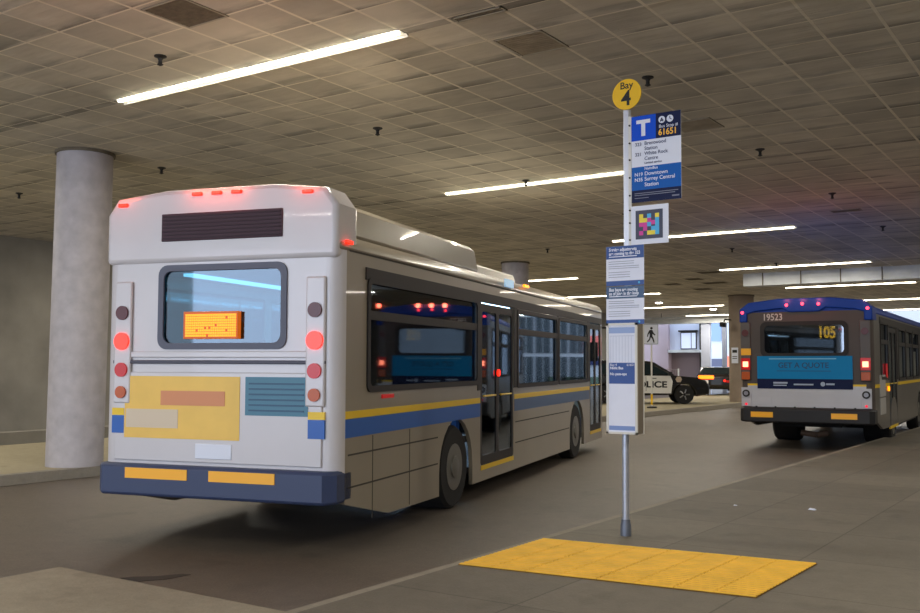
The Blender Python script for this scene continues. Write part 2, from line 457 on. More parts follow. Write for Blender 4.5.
for y in (-7.7, 0.02, 7.76, 15.3, 23.0, 30.95, 38.3, 46.0, 52.9):
    for x in (-18.5, -8.65, 1.2):
        if x == 1.2 and y > 40: continue
        seen = (x == -8.65 and y > 5) or (x == -18.5 and y > 28)
        if seen:
            o = lamp0 if first else copy_tree(lamp0); first = False
            o.location = (x + DX.get(y, -0.1), y - 0.02, CEIL)
            if y == 7.76: o.scale = (0.975, 1, 1)
            n = {7.76:'nearest and largest fluorescent strip light, upper left of the picture', 15.3:'second nearest fluorescent strip light, ending behind the bus stop pole',
                 23.0:'fluorescent strip light running right from behind the colour-square sign', 30.95:'fluorescent strip light just in front of the pale ceiling beam' ,
                 38.3:'fluorescent strip light just beneath the pale beam, above the parked bus', 46.0:'fluorescent strip light second beyond the pale beam, right of the parked bus roof',
                 52.9:'farthest fluorescent strip light beyond the parked bus roof'}[y] if x == -8.65 else \
                {30.95:'short-looking fluorescent strip light beside the half-hidden round column', 38.3:'distant fluorescent strip light passing behind the paper notices',
                 46.0:'distant fluorescent strip light above the pedestrian sign', 52.9:'fluorescent strip light farthest left at the end of the ceiling'}[y]
            tag(o, n, 'ceiling light', 'fluorescent strip lights on the ceiling')
        l = area('fluorescent_glow', (x + (DX.get(y, -0.1) if x == -8.65 else 0), y-0.02, CEIL-0.06), (0,0,0), 4.7, 0.12, LAMP_POWER, LAMP_COL)
lamp0['label'] = 'nearest and largest fluorescent strip light, upper left of the picture'

# vents, open tiles and sprinklers
def vent(x0, x1, y0, y1, label, name='ceiling_vent', cat='vent', tone=M_vent):
    root = tag(empty(name, ((x0+x1)/2, (y0+y1)/2, CEIL)), label, cat, 'dark vents in the ceiling grid')
    hx, hy = (x1-x0)/2, (y1-y0)/2
    MB().box(-hx, hx, -hy, hy, -0.006, -0.001).build('backing', tone, root, smooth=False)
    f = MB(); f.box(-hx,hx,-hy,-hy+.02,-.012,-.001).box(-hx,hx,hy-.02,hy,-.012,-.001).box(-hx,-hx+.02,-hy,hy,-.012,-.001).box(hx-.02,hx,-hy,hy,-.012,-.001)
    f.build('frame', mat('vent_frame', (176,168,148), 0.7), root, smooth=False)
    s = MB(); k = max(2, int((y1-y0)/0.05))
    for i in range(1, k): s.box(-hx+.02, hx-.02, -hy+i*(2*hy)/k-.004, -hy+i*(2*hy)/k+.004, -0.010, -0.004)
    s.build('grating', tone, root, smooth=False)
    return root
vent(-7.87, -7.28, 5.87, 6.47, 'square dark ceiling vent above the nearest strip light')
vent(-5.47, -4.89, 7.73, 7.85, 'narrow dark ceiling slot right of the nearest strip light')
vent(-5.47, -4.89, 8.50, 9.10, 'square darker brownish ceiling tile left of the round yellow sign', tone=M_vent2)  # a darker ceiling tile, built like the vents
vent(-5.25, -4.66, 12.68, 13.28, 'dark ceiling opening just right of the blue T sign', tone=M_vent2)
vent(-12.0, -11.2, 31.2, 31.8, 'dark vent at the left end of the fourth strip light')
vent(-13.2, -12.6, 33.1, 33.7, 'small dark vent halfway between the colour-square sign and the far column')
vent(-13.2, -12.3, 34.8, 35.4, 'long dark vent nearest above the far column')
vent(-14.6, -14.0, 34.5, 35.1, 'small dark vent right of the lower paper notice')
vent(-14.4, -13.7, 37.0, 37.6, 'dark vent lowest in the picture, left of the far column top')
vent(-5.2, -4.6, 21.2, 21.5, 'narrow dark ceiling slot at right above the pale beam')
# small floodlights near the garage end
for fx, fy, lb in ((-17.3, 47.4, 'bright small floodlight on the ceiling left of the far column'), (-18.0, 42.2, 'small round downlight above the pedestrian sign')):
    fl = tag(empty('downlight', (fx, fy, CEIL)), lb, 'ceiling light', 'small downlights near the garage end')
    MB().lathe([(0.22,-0.001),(0.22,-0.06),(0.16,-0.08)], n=20).build('housing', M_white, fl)
    MB().lathe([(0.15,-0.081),(0.10,-0.11)], n=20).build('bulb', mat('floodlight_bulb',(255,255,255),0.4,emit=(255,250,240),strength=40), fl)

def make_sprinkler():
    root = empty('fire_sprinkler', (0,0,CEIL))
    MB().lathe([(0.07,-0.001),(0.07,-0.012),(0.03,-0.03),(0.018,-0.06)], n=14).build('escutcheon', M_darkm, root)
    MB().lathe([(0.022,-0.06),(0.022,-0.09),(0.035,-0.095),(0.035,-0.102),(0.008,-0.115)], n=14).build('deflector', M_darkm, root)
    return root
spr0 = make_sprinkler()
SP = [(-8.86,6.89,'dark ceiling sprinkler above the left end of the nearest strip light'),
      (-8.84,10.68,'dark ceiling sprinkler below the right part of the nearest strip light'),
      (-13.7,10.75,'dark ceiling sprinkler just right of the big left column'),
      (-18.06,10.77,'dark ceiling sprinkler at far left between wall and column'),
      (-4.63,10.57,'dark ceiling sprinkler right beside the round yellow sign'),
      (-4.67,14.9,'dark ceiling sprinkler right of the blue T sign'),
      (-8.95,15.02,'dark ceiling sprinkler touching the second strip light'),
      (-4.65,19.2,'dark ceiling sprinkler at the right of the ceiling, below the lone one'),
      (-9.0,19.3,'dark ceiling sprinkler between second strip light and paper notices'),
      (-4.7,24.0,'dark ceiling sprinkler above the parked bus at right edge'),
      (-8.95,26.0,'dark ceiling sprinkler above the fourth strip light'),
      (-8.95,30.0,'dark ceiling sprinkler beside the fourth strip light middle'),
      (-13.3,23.5,'dark ceiling sprinkler left of the upper paper notice')]
for i, (x, y, lb) in enumerate(SP):
    o = spr0 if i == 0 else copy_tree(spr0)
    o.location = (x, y, CEIL); tag(o, lb, 'sprinkler', 'fire sprinklers on the ceiling')

# ------------------------------------------------------------------ tactile paving
P00, P10, P11, P01 = Vector((-4.46,6.46)), Vector((-2.17,6.70)), Vector((-2.13,8.10)), Vector((-4.47,7.84))
tp = tag(empty('tactile_paving', (0,0,0)), 'yellow tactile paving strip on the platform in front of the bus stop pole', 'tactile paving')
def Q(u, v, dz):
    p = P00*(1-u)*(1-v) + P10*u*(1-v) + P11*u*v + P01*(1-u)*v
    return (p.x, p.y, zp(p.y)+dz)
for k in range(4):
    u0, u1 = k/4+0.0005, (k+1)/4-0.0005
    b = MB(); b.hexa([Q(u0,0,0.001),Q(u1,0,0.001),Q(u1,1,0.001),Q(u0,1,0.001),Q(u0,0,0.008),Q(u1,0,0.008),Q(u1,1,0.008),Q(u0,1,0.008)])
    pnl = b.build('panel', M_yelbase, tp, smooth=False)
    b = MB(); nr = 22
    for j in range(nr):
        v0 = (j+0.15)/nr; v1 = (j+0.78)/nr; w = 0.08/nr
        for (a, c) in ((u0+0.001, (u0+u1)/2-0.0008), ((u0+u1)/2+0.0008, u1-0.001)):
            b.hexa([Q(a,v0,0.008),Q(c,v0,0.008),Q(c,v1,0.008),Q(a,v1,0.008),
                    Q(a+.001,v0+w,0.016),Q(c-.001,v0+w,0.016),Q(c-.001,v1-w,0.016),Q(a+.001,v1-w,0.016)])
    b.build('ridge', M_yel, pnl, smooth=False)

# ------------------------------------------------------------------ bus stop: pole and the signs fixed to it
PX, PY = -3.91, 8.44
zb = zp(PY)
FRONT = ((1,0,0), (0,0,1))     # signs face -Y
def on(x, z, y): return plane_matrix((x, y, z), (1,0,0), (0,0,1))
pole = tag(empty('sign_pole', (PX, PY, zb)), 'tall galvanised bus stop pole standing at the platform edge behind the yellow paving', 'pole')
MB().tube((-0.03,0,0), (-0.03,0,1.2), 0.032, n=20).build('post', M_steel, pole)
MB().lathe([(0.05,0.0),(0.05,0.10),(0.042,0.12),(0.042,0.15)], c=(-0.03,0,0), n=20).build('sleeve', mat('sleeve_metal',(110,116,128),0.5,metal=0.5), pole)
MB().box(-0.028,0.028,-0.028,0.028,1.19,4.0-zb).build('square_post', M_alu, pole, bevel=0.004)
MB().box(0.032,0.062,-0.045,-0.030,2.55-zb,3.92-zb).build('mounting_rail', M_white, pole)
bl = MB()
for z in (3.83,3.66,3.50,3.33,3.16,3.02,2.9,2.74,2.62): bl.tube((0.047,-0.045,z-zb),(0.047,-0.056,z-zb),0.009,n=8)
bl.build('bolt', M_darkm, pole)
SY = 8.385
def sheet(name, x0, x1, z0, z1, y, m, parent, t=0.006, r=None):
    if r: return plate(name, rrect(x0,x1,z0,z1,r), [], t, plane_matrix((0, y, 0), (1,0,0), (0,0,1)), m, parent)
    return MB().box(x0,x1,y-t,y,z0,z1).build(name, m, parent, smooth=False)
def bars(name, rows, y, m, parent):
    b = MB()
    for x0, x1, z, h in rows: b.box(x0, x1, y-0.0008, y, z-h/2, z+h/2)
    return b.build(name, m, parent, smooth=False)
# round bay sign
s = tag(empty('bay_sign', (-3.887, SY, 4.135)), 'round yellow sign reading Bay 4 on top of the pole', 'sign')
MB().lathe([(0.147,-0.006),(0.149,-0.003),(0.149,0.003)], axis='y', n=48).build('disc', M_busyel, s)
text('lettering', 'Bay', 0.095, on(0.0, 0.083, -0.0075), M_black, s, 'CENTER', bold=0.001)
text('lettering', '4', 0.20, on(-0.004, -0.045, -0.0075), M_black, s, 'CENTER', bold=0.004)
# T sign
s = tag(empty('route_sign', (-3.838, SY, 3.085)), 'tall blue and white bus stop sign with a large T and stop number 61651', 'sign')
W, H = 0.49, 0.82
sheet('board', 0, W, 0, H, 0, M_signwhite, s, 0.005)
sheet('logo_field', 0, 0.245, H-0.235, H, -0.0052, M_blue, s, 0.001)
sheet('number_field', 0.245, W, H-0.235, H, -0.0052, M_navy, s, 0.001)
sheet('night_field', 0, W, 0.115, 0.335, -0.0052, M_mid, s, 0.001)
sheet('footer_field', 0, W, 0, 0.115, -0.0052, M_navy, s, 0.001)
b = MB(); b.box(0.05,0.19,-0.0072,-0.0062,H-0.075,H-0.04).box(0.10,0.14,-0.0072,-0.0062,H-0.195,H-0.0752)
b.build('lettering', M_signwhite, s, smooth=False)
for cx in (0.305, 0.385):
    MB().lathe([(0.033,-0.0075),(0.033,-0.0062)], axis='y', c=(cx,0,H-0.065), n=24).build('pictogram', M_signwhite, s)
b = MB(); b.box(0.29,0.32,-0.0085,-0.0075,H-0.078,H-0.066).tube((0.292,-0.008,H-0.085),(0.305,-0.008,H-0.05),0.004,n=6).tube((0.305,-0.008,H-0.05),(0.318,-0.008,H-0.085),0.004,n=6)
b.tube((0.385,-0.008,H-0.065),(0.385,-0.008,H-0.043),0.004,n=6).tube((0.385,-0.008,H-0.065),(0.40,-0.008,H-0.075),0.004,n=6)
b.build('pictogram', M_navy, s, smooth=False)
text('lettering', 'Bus Stop #', 0.042, on(0.275, H-0.128, -0.0065), M_signwhite, s)
text('lettering', '61651', 0.082, on(0.27, H-0.185, -0.0065), M_gold, s, bold=0.0018, sx=0.9)
def rows(lst, m):
    for t, x, z, sz in lst: text('lettering', t, sz, on(x, z, -0.0065), m, s, bold=0.0006)
rows([('323', 0.035, 0.548, 0.045), ('Brentwood', 0.13, 0.552, 0.047), ('Station', 0.13, 0.503, 0.047), ('321', 0.035, 0.452, 0.045),
      ('White Rock', 0.13, 0.456, 0.047), ('Centre', 0.13, 0.408, 0.047), ('Limited service', 0.13, 0.367, 0.028)], mat('route_print', (84, 92, 118), 0.6))
rows([('NightBus', 0.13, 0.313, 0.036), ('N19', 0.03, 0.262, 0.047), ('Downtown', 0.13, 0.265, 0.05), ('N35', 0.03, 0.212, 0.047),
      ('Surrey Central', 0.13, 0.215, 0.05), ('Station', 0.13, 0.162, 0.05)], M_signwhite)
bars('small_print', [(0.03,0.46,0.085,0.007),(0.03,0.43,0.067,0.007),(0.03,0.17,0.040,0.006),(0.40,0.47,0.035,0.014)], -0.0062, M_grprint, s)
# colour square sign
s = tag(empty('colour_code_sign', (-3.845, SY, 2.69)), 'small white square sign with bright coloured squares on a slate field', 'sign')
sheet('board', 0, 0.37, 0, 0.363, 0, M_signwhite, s, 0.005)
sheet('field', 0.045, 0.315, 0.048, 0.318, -0.0052, M_slate, s, 0.001)
cs = 0.0395; ox, oz = 0.045+0.0365, 0.048+0.0365
cells = {'y': [(0,4),(0,3),(1,3),(4,4),(2,0),(3,0)], 'p': [(0,2),(1,2),(1,1),(0,0),(2,3.0),(3,2.4)], 'c': [(2,4),(2,2),(3,1),(4,1),(4,2),(4,3),(4,0)], 'w': []}
for key, mm in (('y', M_lemon), ('p', M_pink), ('c', M_sky)):
    b = MB()
    for i, j in cells[key]: b.box(ox+i*cs, ox+(i+1)*cs, -0.0072, -0.0062, oz+j*cs, oz+(j+1)*cs)
    b.build('colour_square', mm, s, smooth=False)
# paper notices
def notice(x, z, w, h, label, l1, l2, l3, head):
    s = tag(empty('paper_notice', (x, SY-0.012, z)), label, 'notice', 'paper notices taped to the bus stop pole')
    sheet('sheet', 0, w, 0, h, 0, M_paper, s, 0.003)
    sheet('header', 0, w, h*0.68, h, -0.0032, head, s, 0.0006)
    sheet('footer', 0, w, 0, h*0.125, -0.0032, M_header, s, 0.0006)
    text('lettering', l1, 0.043, on(0.03, h*0.91, -0.0042), M_signwhite, s, bold=0.0012, sx=0.82)
    text('lettering', l2, 0.043, on(0.03, h*0.81, -0.0042), M_signwhite, s, bold=0.0012, sx=0.82)
    bars('small_print', [(0.03,w-0.07,h*0.735,0.008)], -0.0038, M_paper, s)
    bars('small_print', [(0.025,w-0.1,h*f,0.004) for f in (0.61,0.555)]+[(0.025,w-0.05,h*f,0.004) for f in (0.49,0.44)]+[(0.025,w-0.14,h*f,0.004) for f in (0.34,0.28,0.22)], -0.0038, M_grprint, s)
    MB().lathe([(0.011,-0.0042),(0.011,-0.0032)], axis='y', c=(w-0.05,0,h*0.065), n=12).build('emblem', M_sky, s)
notice(-4.099, 2.312, 0.385, 0.375, 'upper paper notice with royal blue header on the bus stop pole', 'Service adjustments', 'are coming to the 323', '', M_header)
notice(-4.099, 1.948, 0.385, 0.358, 'lower paper notice with slate blue header just above the timetable case', 'Bus bays are moving', 'as of June in the loop', '', M_header2)
# timetable case
s = tag(empty('timetable_case', (-3.935, 8.36, 0.935)), 'tall white four-sided timetable case fixed low on the bus stop pole', 'timetable case')
MB().box(-0.15, 0.15, 0.0, 0.15, 0.0, 1.02).build('case', mat('case_side_bronze',(128,118,104),0.5,metal=0.3), s, smooth=False)
fr = MB().box(-0.155,-0.135,-0.012,0.01,-0.005,1.025).box(0.135,0.155,-0.012,0.01,-0.005,1.025).box(-0.155,0.155,-0.012,0.01,-0.005,0.015).box(-0.155,0.155,-0.012,0.01,1.005,1.025)
fr.box(0.13,0.155,0.135,0.155,-0.005,1.025).box(-0.155,-0.13,0.135,0.155,-0.005,1.025)
fr.build('frame', M_white, s, smooth=False)
MB().box(-0.135,0.135,-0.004,0.0,0.015,1.005).build('timetable', M_paper, s, smooth=False)
MB().box(-0.13,0.13,-0.0055,-0.004,0.46,0.655).build('title_panel', mat('title_blue',(28,72,146),0.45), s, smooth=False)
MB().box(-0.13,0.13,-0.0055,-0.004,0.93,0.985).build('heading_band', mat('pale_blue_print',(150,172,216),0.5), s, smooth=False)
MB().box(-0.13,0.13,-0.0055,-0.004,0.03,0.07).build('footer_band', mat('pale_blue_print2',(120,146,200),0.5), s, smooth=False)
text('lettering', 'Bay 4', 0.032, on(-0.12, 0.635, -0.0065), M_signwhite, s)
text('lettering', '61651', 0.032, on(0.05, 0.635, -0.0065), M_signwhite, s)
text('lettering', 'Night Bus', 0.034, on(-0.12, 0.605, -0.0065), M_signwhite, s, bold=0.001)
text('lettering', 'No pass-ups', 0.034, on(-0.12, 0.55, -0.0065), M_signwhite, s, bold=0.001)
bars('table_line', [(-0.12+i*0.031,-0.1175+i*0.031,0.78,0.24) for i in range(8)]+[(-0.125,0.125,0.905,0.004)], -0.0055, mat('faint_print',(176,184,206),0.6), s)
MB().box(-0.02,0.11,0.06,0.10,0.0,0.02).build('bracket', M_darkm, s, smooth=False)

# ------------------------------------------------------------------ buses
def wheel(parent, x, y, r, w, side, dual=False):
    """side +1 = right"""
    wl = MB()
    s_ = side
    prof = [(r*0.55,-w/2),(r*0.93,-w/2),(r,-w/2+0.04),(r,w/2-0.04),(r*0.93,w/2),(r*0.55,w/2)]
    wl.lathe(prof, axis='x', c=(0,0,0), n=36)
    o = wl.build('wheel', M_rubber, parent)
    o.location = (x, y, r)
    rm = MB().lathe([(r*0.56,s_*(w/2+0.004)),(r*0.52,s_*(w/2-0.03)),(r*0.3,s_*(w/2-0.06)),(r*0.26,s_*(w/2+0.02)),(r*0.1,s_*(w/2+0.03))], axis='x', n=28).build('rim', M_rim, o)
    nb = MB()
    for k in range(8):
        t = 2*PI*k/8; nb.tube((s_*(w/2-0.05), r*0.42*math.cos(t), r*0.42*math.sin(t)), (s_*(w/2-0.02), r*0.42*math.cos(t), r*0.42*math.sin(t)), 0.018, n=6)
    nb.build('wheel_nut', M_darkm, o)
    return o

def arch(cy, r, n=12):
    """outline points (y,z) of a wheel opening notch going up from the skirt, left to right"""
    return [(cy - r*math.cos(PI*i/n), 0.0) for i in range(0)] + [(cy - r*math.cos(PI*i/n), 0.5 + r*math.sin(PI*i/n)) for i in range(n+1)]

def bus(name, label, group, loc, rz, L, W, top, crown, skirt, wheels, r_wheel, right_holes, left_holes, rear_win, mats):
    root = empty(name, loc, rz, math.atan(SLOPE)*1.0)
    tag(root, label, 'bus', group)
    hw = W/2; cr = 0.14
    def side_outline():
        pts = [(cr, skirt+0.24), (1.15, skirt+0.02)]
        for cy in wheels:
            ra = r_wheel+0.1
            pts += [(cy-ra, skirt)] + [(cy - ra*math.cos(PI*i/12), max(skirt, r_wheel-0.02 + ra*math.sin(PI*i/12))) for i in range(13)] + [(cy+ra, skirt)]
        pts += [(L-cr, skirt), (L-cr, top), (cr, top)]
        return pts
    def holes(hs): return [rrect(a, b2, c, d, 0.06) for (a, b2, c, d) in hs]
    T = 0.05
    # right side: u = y, v = z, outward +x
    plate('right_side', side_outline(), holes(right_holes), T, plane_matrix((hw-T,0,0),(0,1,0),(0,0,1)), mats['side'], root)
    plate('left_side', side_outline(), holes(left_holes), T, plane_matrix((-hw,0,0),(0,1,0),(0,0,1)), mats['side'], root)
    rw = rear_win
    plate('rear_panel', [(-hw+cr,skirt+0.34),(hw-cr,skirt+0.34),(hw-cr,top+0.06),(-hw+cr,top+0.06)], [rrect(rw[0],rw[1],rw[2],rw[3],0.09)], T, plane_matrix((0,T,0),(1,0,0),(0,0,1)), mats['rear'], root)
    plate('front_panel', [(-hw+cr,skirt+0.1),(hw-cr,skirt+0.1),(hw-cr,top),(-hw+cr,top)], [rrect(-hw+0.2,hw-0.2,1.1,2.5,0.1)], T, plane_matrix((0,L,0),(1,0,0),(0,0,1)), mats['side'], root)
    MB().box(-hw+0.18,hw-0.18,L-0.03,L-0.02,1.08,2.52).build('windshield', M_glassD, root, smooth=False)
    for sx in (-1, 1):
        for yy, sy, mm in ((cr, -1, mats['rear']), (L-cr, 1, mats['side'])):
            pr = []
            for i in range(7):
                t = PI/2*i/6; pr.append((math.cos(t)*cr, math.sin(t)*cr))
            for i in range(7):
                t = PI/2*(6-i)/6; pr.append((math.cos(t)*(cr-T), math.sin(t)*(cr-T)))
            f = lambda z: (lambda u, v: (sx*(hw-cr+u), yy+sy*v, z))
            MB().extrude(pr, f(skirt+(0.30 if sy<0 else 0)), f(top)).build('corner_panel', mm, root)
    # roof
    n = 18; prof = []
    re = 0.2
    for i in range(7):
        t = PI/2*i/6; prof.append((hw-re+re*math.cos(t), top+(crown-top-0.05)*math.sin(t)))
    for i in range(1, 12):
        x = (hw-re)*(1-2*i/12); prof.append((x, crown-0.05*(x/(hw-re))**2))
    for i in range(7):
        t = PI/2*(6-i)/6; prof.append((-(hw-re+re*math.cos(t)), top+(crown-top-0.05)*math.sin(t)))
    MB().extrude(prof, lambda u,v:(u,0.02,v), lambda u,v:(u,L-0.05,v)).build('roof', mats['roof'], root, bevel=0.03)
    # chassis + interior
    MB().box(-hw+0.06,hw-0.06,3.9,L-0.1,0.34,0.42).box(-hw+0.06,hw-0.06,0.25,3.9,0.76,0.84).build('floor_deck', M_innerD, root, smooth=False)
    MB().box(-0.5,0.5,4.2,L-0.8,0.24,0.34).build('chassis', M_under, root, smooth=False)
    for cy in wheels:
        MB().box(-hw+0.3,hw-0.3,cy-0.09,cy+0.09,r_wheel-0.1,r_wheel+0.08).build('axle', M_under, root)
        for sx in (-1, 1):
            ww = 0.56 if cy < 5 else 0.28
            wheel(root, sx*(hw-0.03-ww/2), cy, r_wheel, ww, sx)
            MB().box(sx*(hw-0.06) if sx<0 else hw-0.62, sx*(hw-0.62) if sx<0 else hw-0.06, cy-r_wheel-0.13, cy+r_wheel+0.13, 1.08, 1.12).build('wheel_housing', M_under, root, smooth=False)
    MB().box(-hw+0.08,hw-0.08,0.2,L-0.2,top-0.12,top-0.08).build('headliner', mats['inner'], root, smooth=False)
    for sx in (-1, 1):
        MB().box(sx*0.75-0.06,sx*0.75+0.06,0.6,L-1.2,top-0.15,top-0.121).build('interior_light', mats['inlamp'], root, smooth=False)
    seat0 = None
    yy = 1.3
    while yy < L-2.6:
        for sx in (-1, 1):
            if sx > 0 and any(abs(yy-d) < 0.9 for d in mats.get('doors', [])): continue
            if seat0 is None:
                sb = MB().box(-0.42,0.42,-0.02,0.42,0.42,0.50).box(-0.42,0.42,-0.06,0.03,0.5,1.0)
                sb.box(-0.05,0.05,0.1,0.3,0,0.42)
                seat0 = sb.build('seat', M_seat, root, bevel=0.02); o = seat0
            else:
                o = seat0.copy(); C.objects.link(o); o.parent = root
            o.location = (sx*0.75, yy, 0.42+(0.42 if yy < 3.9 else 0)-0.0)
        yy += 0.82
    st = MB()
    for y_ in [2.2+1.6*k for k in range(int((L-4)/1.6))]:
        for sx in (-1, 1): st.tube((sx*0.4,y_,0.42),(sx*0.4,y_,top-0.12),0.018,n=8)
    st.build('grab_pole', mat('grab_pole_metal',(190,190,180),0.3,metal=0.6), root)
    return root

def side_windows(root, hs, x, sx, gasket, gl, sash_z=None):
    for (a, b2, c, d) in hs:
        t = 0.03
        f = plate('window_frame', rrect(a-0.03,b2+0.03,c-0.03,d+0.03,0.08), [rrect(a+0.03,b2-0.03,c+0.03,d-0.03,0.06)], 0.018,
                  plane_matrix((x if sx>0 else x-0.018,0,0),(0,1,0),(0,0,1)), gasket, root)
        MB().box(x-sx*0.03 if sx>0 else x+0.02, x-0.02 if sx>0 else x+0.03, a, b2, c, d).build('pane', gl, f, smooth=False)
        if sash_z: MB().box(min(x,x+sx*0.012), max(x,x+sx*0.012), a, b2, sash_z-0.045, sash_z+0.045).build('sash_bar', gasket, f, smooth=False)

# ---- bus pulling out (near)
yaw1 = math.radians(15.2)
loc1 = (-7.225, 6.389, zr(6.4))
RH = [(0.62,3.98,1.50,2.56),(5.85,8.3,1.42,2.52),(8.42,10.75,1.42,2.52),(4.12,5.66,0.42,2.56),(11.0,12.1,0.42,2.56)]
LH = [(0.7,3.0,1.5,2.56),(3.15,5.6,1.42,2.52),(5.75,8.2,1.42,2.52),(8.35,10.8,1.42,2.52),(11.0,12.0,1.42,2.52)]
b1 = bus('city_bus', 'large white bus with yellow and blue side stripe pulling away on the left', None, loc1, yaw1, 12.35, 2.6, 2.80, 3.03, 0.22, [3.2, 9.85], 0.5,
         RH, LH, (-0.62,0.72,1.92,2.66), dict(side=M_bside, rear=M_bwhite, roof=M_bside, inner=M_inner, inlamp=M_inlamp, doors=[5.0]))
hw = 1.3
side_windows(b1, RH[:3], hw, 1, M_gasket, M_glass, 2.22)
side_windows(b1, LH, -hw, -1, M_gasket, M_glass, 2.22)
# dark band along the window line
MB().box(hw-0.002,hw+0.012,0.55,12.15,2.56,2.68).build('window_band', M_gasket, b1, smooth=False)
for (y0, y1) in ((3.99,4.12),(5.66,5.84),(8.3,8.42),(10.76,11.0)):
    MB().box(hw-0.002,hw+0.010,y0,y1,1.4,2.56).build('pillar_trim', M_gasket, b1, smooth=False)
# doors
def busdoor(root, y0, y1, z0, z1, x, n=2):
    d = plate('door', rrect(y0,y1,z0,z1,0.03), [rrect(y0+0.06+k*(y1-y0)/n, y0+(k+1)*(y1-y0)/n-0.06, z0+0.12, z1-0.1, 0.05) for k in range(n)], 0.03,
              plane_matrix((x-0.03,0,0),(0,1,0),(0,0,1)), M_gasket, root)
    for k in range(n):
        MB().box(x-0.022,x-0.012,y0+0.05+k*(y1-y0)/n,y0+(k+1)*(y1-y0)/n-0.05,z0+0.1,z1-0.08).build('door_pane', M_glass, d, smooth=False)
        MB().tube((x+0.01,y0+0.12+k*(y1-y0)/n,z0+0.9),(x+0.01,y0+(k+1)*(y1-y0)/n-0.12,z0+0.9),0.012,n=8).build('push_bar', M_strY, d)
    MB().box(x-0.02,x+0.012,y0,y1,z0-0.06,z0).build('threshold', M_strY, d, smooth=False)
busdoor(b1, 4.14, 5.64, 0.42, 2.54, hw-0.005)
busdoor(b1, 11.02, 12.08, 0.42, 2.54, hw-0.005)
# stripes, seams
for sx in (1, -1):
    xs = sorted((sx*(hw-0.001), sx*(hw+0.004)))
    for (y0, y1) in ((0.14,4.1),(5.7,10.95)):
        MB().box(xs[0],xs[1],y0,y1,1.235,1.305).build('yellow_stripe', M_strY, b1, smooth=False)
        MB().box(xs[0],xs[1],y0,y1,1.06,1.232).build('blue_stripe', M_strB, b1, smooth=False) if y0 < 1 else MB().box(xs[0],xs[1],y0,y1,1.06,1.232).build('blue_stripe', mat('stripe_blue_front',(60,90,130),0.4), b1, smooth=False)
sm = MB()
for z in (0.60, 0.90):
    for (y0, y1) in ((0.2,2.55),(5.75,9.2)): sm.box(hw-0.002,hw+0.003,y0,y1,z-0.008,z+0.008)
sm.box(hw-0.002,hw+0.003,0.2,12.1,2.795,2.812)
for y in (0.75, 1.7): sm.box(hw-0.002,hw+0.003,y-0.006,y+0.006,0.25,1.05)
sm.build('panel_seam', mat('seam_dark',(66,62,56),0.8), b1, smooth=False)  # dark strips along the panel seams
# roof fairing
pf = [(1.12,2.98),(1.06,3.28),(0.98,3.34),(-0.98,3.34),(-1.06,3.28),(-1.12,2.98)]
MB().extrude(pf, lambda u,v:(u,0.35,v), lambda u,v:(u,4.6,v)).build('roof_fairing', M_bside, b1, bevel=0.04)
MB().extrude([(0.8,2.98),(0.74,3.22),(-0.74,3.22),(-0.8,2.98)], lambda u,v:(u,5.0,v), lambda u,v:(u,7.6,v)).build('battery_pod', M_white, b1, bevel=0.04)
MB().box(-0.5,0.5,8.5,9.6,2.98,3.10).build('roof_hatch', M_white, b1, bevel=0.03)
# rear cowl with marker lamps
def cowl(u, v): return (u, -0.015, v)
MB().extrude([(-1.28,2.72),(1.28,2.72),(1.28,3.22),(1.16,3.38),(0.6,3.44),(-0.6,3.44),(-1.16,3.38),(-1.28,3.22)], lambda u,v:(u,-0.03,v), lambda u,v:(u,0.42,v)).build('rear_cowl', M_bwhite, b1, bevel=0.05, seg=3)
g = MB().box(-0.62,0.72,-0.045,-0.028,2.93,3.2).build('engine_grille', M_grille, b1, bevel=0.01)
sl = MB()
for k in range(7): sl.box(-0.60,0.70,-0.055,-0.044,2.95+k*0.036,2.963+k*0.036)
sl.build('grille_slat', mat('grille_slat_dark',(48,30,40),0.7), g, smooth=False)
for x, z in ((-1.08,3.31),(-0.22,3.38),(0.0,3.38),(0.22,3.38),(0.98,3.34)):
    MB().box(x-0.055,x+0.055,-0.055,-0.028,z-0.018,z+0.018).build('marker_lamp', M_red, b1, bevel=0.008)
MB().box(hw-0.002,hw+0.02,0.10,0.24,2.86,2.895).build('marker_lamp', M_red, b1, bevel=0.006)
# rear window + route box
f = plate('rear_window_frame', rrect(-0.66,0.76,1.88,2.70,0.1), [rrect(-0.6,0.7,1.94,2.64,0.08)], 0.02, plane_matrix((0,0.0,0),(1,0,0),(0,0,1)), mat('grey_gasket',(92,96,112),0.6), b1)
MB().box(-0.62,0.72,0.01,0.02,1.92,2.66).build('pane', M_glassT, f, smooth=False)
rb = MB().box(-0.34,0.26,-0.05,0.01,1.98,2.24).build('route_display', mat('display_box',(60,34,8),0.5,emit=(255,120,0),strength=0.35), b1, smooth=False)
led = MB()
random.seed(3)
for j in range(9):
    for i in range(24):
        if random.random() < 0.97: led.box(-0.315+i*0.0235,-0.296+i*0.0235,-0.056,-0.05,2.0+j*0.0245,2.02+j*0.0245)
led.build('led_matrix', M_ledO, rb, smooth=False)
